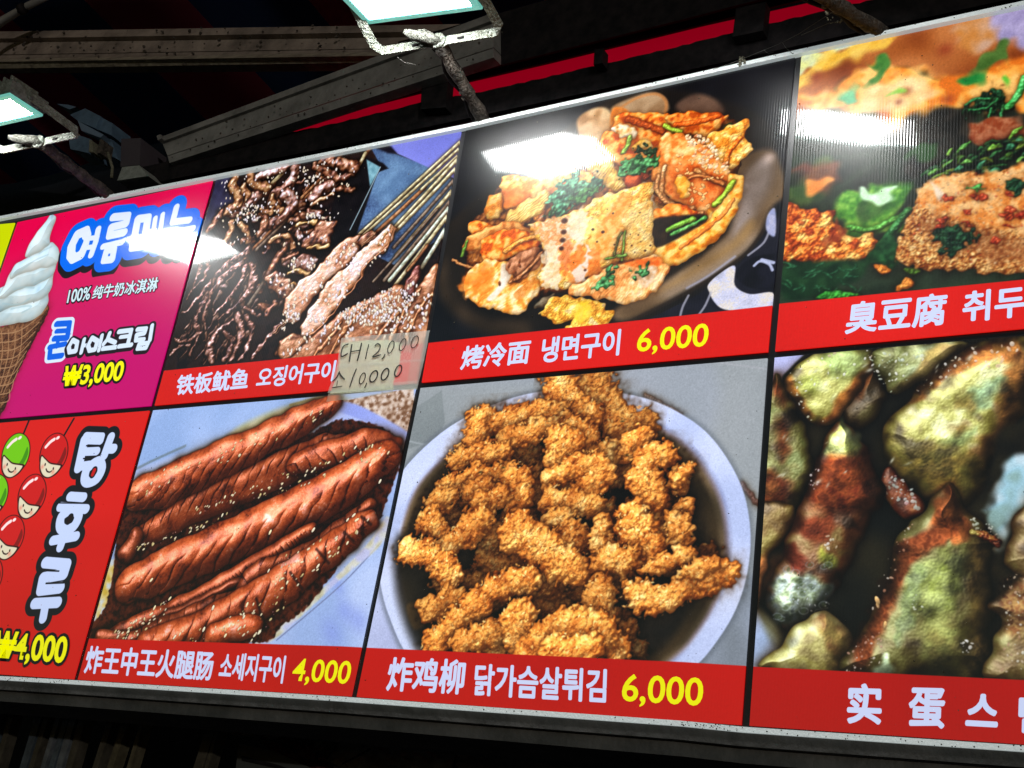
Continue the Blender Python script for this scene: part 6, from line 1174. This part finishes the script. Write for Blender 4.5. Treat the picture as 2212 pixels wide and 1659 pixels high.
# ---------------------------------------------------------------- the taped price note
Mz = CR(658.3, 658.3, .14881)
note = empty('price_note', Wd(815, 790, 0), 'taped paper note with handwritten squid prices over the red banner', 'note')
def paper_mat(name, col, tr, alpha=1.0, rough=.6, col2=None):
    m = bpy.data.materials.new(name); m.use_nodes = True; n = m.node_tree; L = n.links.new; b = n.nodes['Principled BSDF']
    tc = n.nodes.new('ShaderNodeTexCoord'); t = n.nodes.new('ShaderNodeTexNoise'); t.inputs['Scale'].default_value = 60; t.inputs['Detail'].default_value = 8; L(tc.outputs['Object'], t.inputs['Vector'])
    r = n.nodes.new('ShaderNodeValToRGB'); r.color_ramp.elements[0].position = .4; r.color_ramp.elements[1].position = .6; r.color_ramp.elements[0].color = (*col, 1); r.color_ramp.elements[1].color = (*(col2 or col), 1)
    L(t.outputs[0], r.inputs[0]); L(r.outputs[0], b.inputs['Base Color']); b.inputs['Roughness'].default_value = rough
    tl = n.nodes.new('ShaderNodeBsdfTranslucent'); L(r.outputs[0], tl.inputs[0]); mx = n.nodes.new('ShaderNodeMixShader'); mx.inputs[0].default_value = tr
    L(b.outputs[0], mx.inputs[1]); L(tl.outputs[0], mx.inputs[2]); o = n.nodes['Material Output']
    if alpha < 1:
        tp_ = n.nodes.new('ShaderNodeBsdfTransparent'); m2 = n.nodes.new('ShaderNodeMixShader'); m2.inputs[0].default_value = alpha; L(tp_.outputs[0], m2.inputs[1]); L(mx.outputs[0], m2.inputs[2]); L(m2.outputs[0], o.inputs[0])
    else: L(mx.outputs[0], o.inputs[0])
    return m
PAPER = paper_mat('thin_cream_paper', (.94, .95, .66), .12, 1.0, .7, (.86, .90, .68))
TAPE = paper_mat('clear_sticky_tape', (.84, .89, .82), .2, .46, .3, (.86, .90, .84))
TAPE2 = paper_mat('yellowed_sticky_tape', (.80, .80, .62), .5, .5, .3)
def sheet(name, pts, z, mat, par, rag=.0006, th=.0002, seed=3):
    r = random.Random(seed); D_ = []
    for (xa, ya), (xb, yb) in zip(pts, pts[1:] + pts[:1]):
        n = 7
        for k in range(n): t = k / n; D_.append((xa + (xb - xa) * t, ya + (yb - ya) * t))
    q = [P(*d) for d in D_]; return mesh(name, [w3(v[0] + r.uniform(-rag, rag), v[1] + r.uniform(-rag, rag), z) for v in q][::-1], [list(range(len(q)))], mat, par)
pap = sheet('paper', Mz((540, 560), (900, 520), (1190, 515), (1420, 560), (1400, 700), (1380, 900), (1290, 1130), (1300, 1240), (900, 1270), (370, 1300), (430, 1150), (500, 900)), .0014, PAPER, note)
pap2 = sheet('paper_scrap', Mz((1400, 680), (1400, 530), (1560, 470), (1590, 400), (1735, 400), (1745, 640), (1700, 800), (1640, 1080), (1590, 1160), (1490, 1130), (1540, 880), (1560, 700)), .0012, paper_mat('pinkish_paper', (.82, .62, .50), .6, .8), note)
sheet('tape', Mz((540, 490), (1825, 378), (1740, 820), (470, 930)), .0020, TAPE, note, .0004, seed=5)
sheet('tape', Mz((480, 880), (1745, 800), (1640, 1235), (340, 1290)), .0024, TAPE, note, .0004, seed=6)
sheet('tape', Mz((350, 1290), (1290, 1215), (1290, 1285), (320, 1415)), .0017, TAPE2, note, .0004, seed=7)
sheet('tape', Mz((1290, 1140), (1660, 1110), (1640, 1240), (1290, 1250)), .0028, TAPE, note, .0004, seed=8)
INK = node_mat('black_marker', (.03, .035, .035), .6)
def pen(strokes):
    vs, fs = [], []
    for s, wd in strokes:
        V = spline([P(*q)[:2] for q in Mz(*s)], False, 5) if len(s) > 2 else np.array([P(*q)[:2] for q in Mz(*s)]); k = len(vs); n = len(V)
        for i in range(n):
            t = V[min(i + 1, n - 1)] - V[max(i - 1, 0)]; t = t / (np.linalg.norm(t) + 1e-9); nn = np.array([-t[1], t[0]]) * wd * .00045 * (1 if 0 < i < n - 1 else .75)
            for sg in (1, -1): vs.append(w3(V[i][0] + nn[0] * sg, V[i][1] + nn[1] * sg, .0034))
        fs += [[k + 2 * i, k + 2 * i + 1, k + 2 * i + 3, k + 2 * i + 2] for i in range(n - 1)]
    return mesh('handwriting', vs, fs, INK, pap)
def ring(cx, cy, rx, ry, a=-.28): return [(cx + rx * math.cos(t) * math.cos(a) - ry * math.sin(t) * math.sin(a) * -1, cy + rx * math.cos(t) * math.sin(a) * .4 + ry * math.sin(t)) for t in [i * 6.4 / 11 + .6 for i in range(12)]]
pen([(((650, 580), (570, 620), (545, 760), (640, 715)), 3.4), (((700, 580), (680, 700), (660, 840)), 4), (((840, 560), (810, 700), (775, 830)), 4), (((690, 690), (810, 670)), 3.4), (((945, 580), (915, 700), (895, 800)), 2.8),
     (((1030, 610), (1070, 575), (1110, 610), (1080, 690), (1000, 765), (1120, 735)), 3.4), (((1180, 725), (1160, 770), (1130, 800)), 3.4), (ring(1265, 625, 42, 88), 2.4), (ring(1435, 590, 44, 86), 2.4), (ring(1610, 550, 50, 86), 2.4),
     (((520, 975), (480, 1060), (415, 1125)), 3.6), (((510, 990), (550, 1050), (595, 1095)), 3.6), (((490, 1110), (480, 1190)), 2.8), (((410, 1215), (560, 1190)), 3.2), (((765, 935), (715, 1060), (665, 1210)), 3.2),
     (ring(850, 1080, 40, 80), 2.6), (((915, 1140), (900, 1180), (880, 1215)), 2.8), (ring(1015, 1050, 54, 82), 3.6), (ring(1180, 1020, 52, 84), 3.6), (ring(1370, 970, 48, 82), 3.4)])

# ---------------------------------------------------------------- floodlights on pipe arms
def v3(p): return w3(*p)
def flood(near_l, near_r, far_r, far_l, cl, cr, base, label, seed, bend=None):
    NL, NR, FR, FL = [v3(p) for p in (near_l, near_r, far_r, far_l)]; c = (NL + NR + FR + FL) / 4
    ex = ((NR - NL) + (FR - FL)).normalized(); ey = ((FL - NL) + (FR - NR)).normalized(); ez = ex.cross(ey).normalized()      # ez: away from the light's face?
    if ez.z < 0: ez = -ez
    W_, H_ = (NR - NL).length, (FL - NL).length
    t = empty('flood_lamp', Vector(base), label, 'lamp', 'floodlights on pipe arms along the top of the sign')
    def loc(x, y, z): return c + ex * x + ey * y + ez * z
    def box(name, x0, x1, y0, y1, z0, z1, mat, b=.004):
        vs = []
        for z, k in ((z0, b), (z0 + b, 0), (z1 - b, 0), (z1, b)):
            vs += [loc(x, y, z) for x, y in ((x0 + k, y0 + k), (x1 - k, y0 + k), (x1 - k, y1 - k), (x0 + k, y1 - k))]
        fs = [[0, 1, 2, 3], [15, 14, 13, 12]] + [[r * 4 + i, (r + 1) * 4 + i, (r + 1) * 4 + (i + 1) % 4, r * 4 + (i + 1) % 4] for r in range(3) for i in range(4)]
        o = mesh(name, vs, fs, mat, t); bmm = bmesh.new(); bmm.from_mesh(o.data); bmesh.ops.recalc_face_normals(bmm, faces=bmm.faces); bmm.to_mesh(o.data); bmm.free(); return o
    w, h = W_ / 2, H_ / 2
    box('housing', -w - .004, w + .004, -h - .004, h + .004, .004, .040, LAMPW)
    for k in range(9): x = -w * .8 + w * 1.6 * k / 8; box('cooling_fin', x - .002, x + .002, -h * .8, h * .8, .041, .062, LAMPW, .0008)
    # green glass edge round the lit face
    r = .016
    for a in ((-w, w, -h, -h + r), (-w, w, h - r, h), (-w, -w + r, -h + r, h - r), (w - r, w, -h + r, h - r)): box('glass_edge', *a, -.004, .004, RIM, .0015)
    box('lit_face', -w + r, w - r, -h + r, h - r, -.002, .0035, LED, .001)
    # strap bracket: pivots at the housing's ends, crossbar towards the sign
    CL, CRr = Vector(cl), Vector(cr); pl, pr = loc(-w - .008, 0, .02), loc(w + .008, 0, .02)
    nn = (CRr - CL).cross((pl + pr) / 2 - (CL + CRr) / 2).normalized(); xd = (CRr - CL).normalized(); up = ((pl + pr) / 2 - (CL + CRr) / 2).normalized()
    cm = (CL + CRr) / 2; th = .004; wd = .019; face = (_d((.2, -.15, 1)))
    path = [pl, CL + up * .018, CL + xd * .012, cm - xd * .022, cm - xd * .009 - up * .005, cm + xd * .009 - up * .005, cm + xd * .022, CRr - xd * .010, CRr + up * .014, pr]
    vs, fs = [], []
    for i, p in enumerate(path):
        d = (path[min(i + 1, len(path) - 1)] - path[max(i - 1, 0)]).normalized(); s = d.cross(face).normalized(); o_ = d.cross(s).normalized()
        vs += [p + s * wd / 2 + o_ * th / 2, p - s * wd / 2 + o_ * th / 2, p - s * wd / 2 - o_ * th / 2, p + s * wd / 2 - o_ * th / 2]
    for i in range(len(path) - 1): fs += [[4 * i + k, 4 * i + (k + 1) % 4, 4 * i + 4 + (k + 1) % 4, 4 * i + 4 + k] for k in range(4)]
    fs += [[3, 2, 1, 0], [len(vs) - 4 + k for k in range(4)]]
    br = mesh('bracket', vs, fs, LAMPW, t)
    for sg in (-1, 1):                                  # slotted holes, seen as dark inlays on both faces
        q = cm + xd * .052 * sg
        tube('slot', [q - xd * .007 + face * .001, q + xd * .007 + face * .001], .0034, BLACK, br, 8)
    for sg, pv in ((-1, pl), (1, pr)): tube('pivot_bolt', [pv - ex * .006, pv + ex * .006], .007, LAMPW, t, 8)
    # fixing bolt with fluff, washer
    bo = cm + up * .002
    tube('fixing_bolt', [bo - up * .008, bo + up * .006 - xd * .008, bo + up * .016 - xd * .026, bo + up * .024 - xd * .046, bo + up * .034 - xd * .060], [.011, .0125, .012, .0105, .005], FLUFF, t, 12, .32, seed)
    tube('washer', [bo - face * .001, bo + face * .004], .0165, LAMPW, t, 16)
    # pipe arm down to the sign's top edge
    st = cm - up * .004; e = Vector(base); n = 14; md = bend or (st + e) / 2
    pts = []
    rd = random.Random(seed)
    for i in range(n + 1):
        u = i / n; p = st * (1 - u) ** 2 + Vector(md) * 2 * u * (1 - u) + e * u * u; pts.append(p + Vector((rd.uniform(-1, 1), rd.uniform(-1, 1), rd.uniform(-1, 1))) * .0012)
    tube('pipe_arm', pts, [.0135 + .0014 * math.sin(i * 1.7) for i in range(n + 1)], RUST, t, 12, .12, seed)
    tube('cable', [p + Vector((-.016 + .006 * math.sin(i * .9), .004, -.004)) for i, p in enumerate(pts)], .0045, BLACK, t, 8, .1, seed)
    cs = []
    for i in range(70):
        a = rd.uniform(0, 1)
        if a < .55: q = CL.lerp(CRr, rd.random()) - up * rd.uniform(.001, .006)
        elif a < .75: q = CL.lerp(pl, rd.random()) - xd * rd.uniform(.0, .006)
        elif a < .88: q = CRr.lerp(pr, rd.random()) + (-xd) * rd.uniform(.0, .006)
        else: q = pts[rd.randint(1, n - 1)] - up * .010
        cs.append(q + nn * rd.uniform(-.008, .008))
    clumps('dust_fluff', cs, (.0010, .0030), DUST, t, seed)
    clumps('dust_clots', [pts[i] + Vector((rd.uniform(-.012, .004), 0, rd.uniform(-.012, 0))) for i in range(3, n, 1) for k in range(3)], (.002, .0055), RUST, t, seed + 1)
    return t
cC = Wd(816, 112, .192), Wd(1084, 68, .160)
flood((-.113, 1.317, .242), (.15, 1.309, .209), (.164, 1.293, .32), (-.1, 1.301, .353), cC[0], cC[1], Wd(1046, 262, -.006), 'white floodlight at top centre with bright face and dusty strap bracket', 4)
cL = Wd(0, 326, .232), Wd(174, 289, .206)
flood((-1.315, 1.276, .278), (-1.059, 1.276, .268), (-1.055, 1.268, .370), (-1.311, 1.268, .379), cL[0], cL[1], Wd(240, 425, -.006), 'dusty floodlight at the left edge above the ice cream panel', 9)
cR = w3(.640, 1.262, .19), w3(.850, 1.212, .225)
flood((.624, 1.296, .246), (.833, 1.245, .285), (.81, 1.218, .376), (.6, 1.269, .337), cR[0], cR[1], Wd(1910, 72, -.006), 'floodlight over the tofu panel with only its pipe arm in view', 13)

# ---------------------------------------------------------------- small dirt on the sign
rd = random.Random(11); cs = []
for line, n, d in ((TOPL, 120, .006), (BOTL, 260, -.006)):
    for i in range(n):
        k = rd.randint(0, len(line) - 2); t = rd.random(); x = line[k][0] * (1 - t) + line[k + 1][0] * t; y = line[k][1] * (1 - t) + line[k + 1][1] * t; q = P(x, y)
        cs.append(w3(q[0], q[1] + d + rd.uniform(-.0045, .0045), .0075))
clumps('insect_specks', cs, (.0004, .0014), GRIME, sign, 2)
clumps('insect_specks', [w3(rd.uniform(-1.4, 1.3), rd.uniform(.02, 1.18), .001) for i in range(420)], (.0004, .0014), GRIME, sign, 3)
cw = empty('cobweb', Wd(1700, 80, .01), 'thin grey cobweb strands between the right pipe arm and the top trim', 'cobweb')
WEB = node_mat('grey_cobweb', (.10, .10, .09), .9)
for pts in (((1800, 25, .09), (1724, 74, .03), (1690, 92, .02), (1612, 124, .008)), ((1690, 92, .02), (1698, 104, .015), (1712, 116, .008)), ((1650, 108, .014), (1660, 116, .01), (1672, 112, .01)), ((1540, 150, .01), (1580, 136, .01), (1612, 124, .008)), ((1730, 76, .03), (1790, 50, .05), (1850, 40, .03))):
    tube('strand', [Wd(*p) for p in pts], .00045, WEB, cw, 5)
clumps('web_fluff', [Wd(1603 + rd.uniform(-7, 7), 128 + rd.uniform(-6, 14), .009) for i in range(26)] + [Wd(rd.uniform(1780, 1850), rd.uniform(20, 50), .03) for i in range(30)], (.0008, .003), DUST, cw, 8)
tube('strand', [Wd(852, 118, .18), Wd(872, 134, .17), Wd(898, 140, .16)], .0003, WEB, cw, 5)

# ---------------------------------------------------------------- below the sign
lb = empty('support_beam', Wd(1100, 1600, -.22), 'slate painted steel beam running under the sign box', 'beam')
def under(name, U, Lw, z, th, mat, par): return slab(name, [tuple(P(x, y, z)[:2]) for x, y in U + Lw[::-1]], z - th, z, mat, par)
under('upper_channel', [(-500, 1478), (0, 1507), (737, 1552), (1475, 1606), (2212, 1668), (2600, 1700)], [(-500, 1494), (0, 1527), (210, 1540), (737, 1591), (1475, 1665), (2212, 1728), (2600, 1760)], -.24, .10, SLATE, lb)
ub = [(-500, 1500), (0, 1531), (210, 1545), (310, 1553), (480, 1577), (737, 1605), (1000, 1630), (1300, 1662), (2600, 1790)]
sh = empty('folded_shutter', Wd(200, 1610, -.4), 'dark folded shutter slats hanging under the left end of the sign', 'shutter')
SLB = [node_mat('slat_%s' % n, c, .5, .2, .5, 30, (60, .3), tuple(v * .5 for v in c)) for n, c in (('bluish', (.10, .13, .16)), ('grey', (.16, .18, .20)), ('brown', (.09, .08, .06)), ('ochre', (.15, .13, .08)))]
for xt, xb, wd, mi in ((0, -60, 18, 0), (28, -8, 10, 2), (86, 50, 14, 0), (104, 66, 10, 2), (128, 92, 9, 1), (146, 110, 11, 0), (160, 128, 13, 1), (180, 150, 14, 2), (240, 204, 12, 2), (272, 236, 13, 3), (308, 278, 8, 3), (456, 426, 20, 2), (470, 448, 7, 2)):
    yt = 1527 + xt * .095; A = [(xt - wd / 2, yt, -.34), (xt + wd / 2, yt + 1, -.34), (xb + wd / 2 - 25, 1740, -.36), (xb - wd / 2 - 25, 1740, -.36)]
    quad3('slat', A, SLB[mi], sh, .03)
pm = node_mat('yellowed_newsprint', (.30, .29, .25), .9, 0, .2, 26, (60, .4), (.17, .165, .14))
pd_ = node_mat('dark_red_cloth', (.10, .03, .03), .9, 0, .2, 30, (50, .5), (.04, .015, .015))
def crumple(name, quad, z, mat, label, cat, seed, amp=.012):
    r = random.Random(seed); n, m = 14, 8; c = [Vector(Wd(x, y, z)) for x, y in quad]; vs = []
    for j in range(m + 1):
        for i in range(n + 1):
            u, v = i / n, j / m; p = (c[0] * (1 - u) + c[1] * u) * (1 - v) + (c[3] * (1 - u) + c[2] * u) * v; vs.append(p + Vector((r.uniform(-1, 1) * .004, -r.uniform(0, amp), r.uniform(-1, 1) * .006)))
    k = len(vs); vs += [v + Vector((0, .002, 0)) for v in vs]; fs = []
    for j in range(m):
        for i in range(n): a = j * (n + 1) + i; q = [a, a + n + 1, a + n + 2, a + 1]; fs += [q, [x + k for x in q[::-1]]]
    o = mesh(name, vs, fs, mat); return tag(o, label, cat)
crumple('newspaper', [(478, 1572), (760, 1600), (800, 1680), (620, 1625)], -.45, pm, 'pale crumpled newspaper sheet under the sausage panel', 'newspaper', 2)
crumple('newspaper', [(735, 1590), (985, 1612), (980, 1700), (720, 1690)], -.42, pm, 'creased newspaper piled in the shadow under the chicken panel', 'newspaper', 3)
crumple('newspaper', [(992, 1620), (1320, 1650), (1300, 1730), (985, 1710)], -.44, pm, 'flat newspaper sheet stuffed at the far end of the pile', 'newspaper', 4, .005)
crumple('cloth', [(575, 1608), (640, 1598), (760, 1690), (700, 1720)], -.40, pd_, 'dark red rag lying on the newspapers', 'cloth', 5, .02)
bx_ = empty('storage_box', Wd(560, 1640, -.4), 'dark grey storage box beside the newspapers under the sign', 'box')
quad3('lid', [(515, 1606, -.38), (590, 1622, -.38), (760, 1700, -.38), (505, 1700, -.38)], node_mat('dull_grey_plastic', (.055, .06, .058), .6), bx_, .2)
quad3('lid_rim', [(522, 1632, -.372), (600, 1652, -.372), (640, 1668, -.372), (522, 1642, -.372)], BLACK, bx_, .006)
for i in range(5):
    a = [(560, 1592), (730, 1600), (660, 1640), (800, 1618), (700, 1600)][i]; b = [(640, 1622), (705, 1640), (735, 1658), (740, 1650), (690, 1634)][i]
    tag(tube('twig', [Wd(a[0], a[1], -.36), Wd((a[0] + b[0]) / 2 + 6, (a[1] + b[1]) / 2 - 3, -.355), Wd(b[0], b[1], -.36)], .002, BLACK, None, 6), ['thin black twig lowest and leftmost on the pale newspaper', 'thin twig reaching out over the right end of the newspaper pile', 'thin twig hanging from the middle of the newspaper pile', 'short twig at the right edge of the newspaper pile', 'thin twig pointing up towards the beam above the newspapers'][i], 'twig', 'twigs on the newspaper pile')
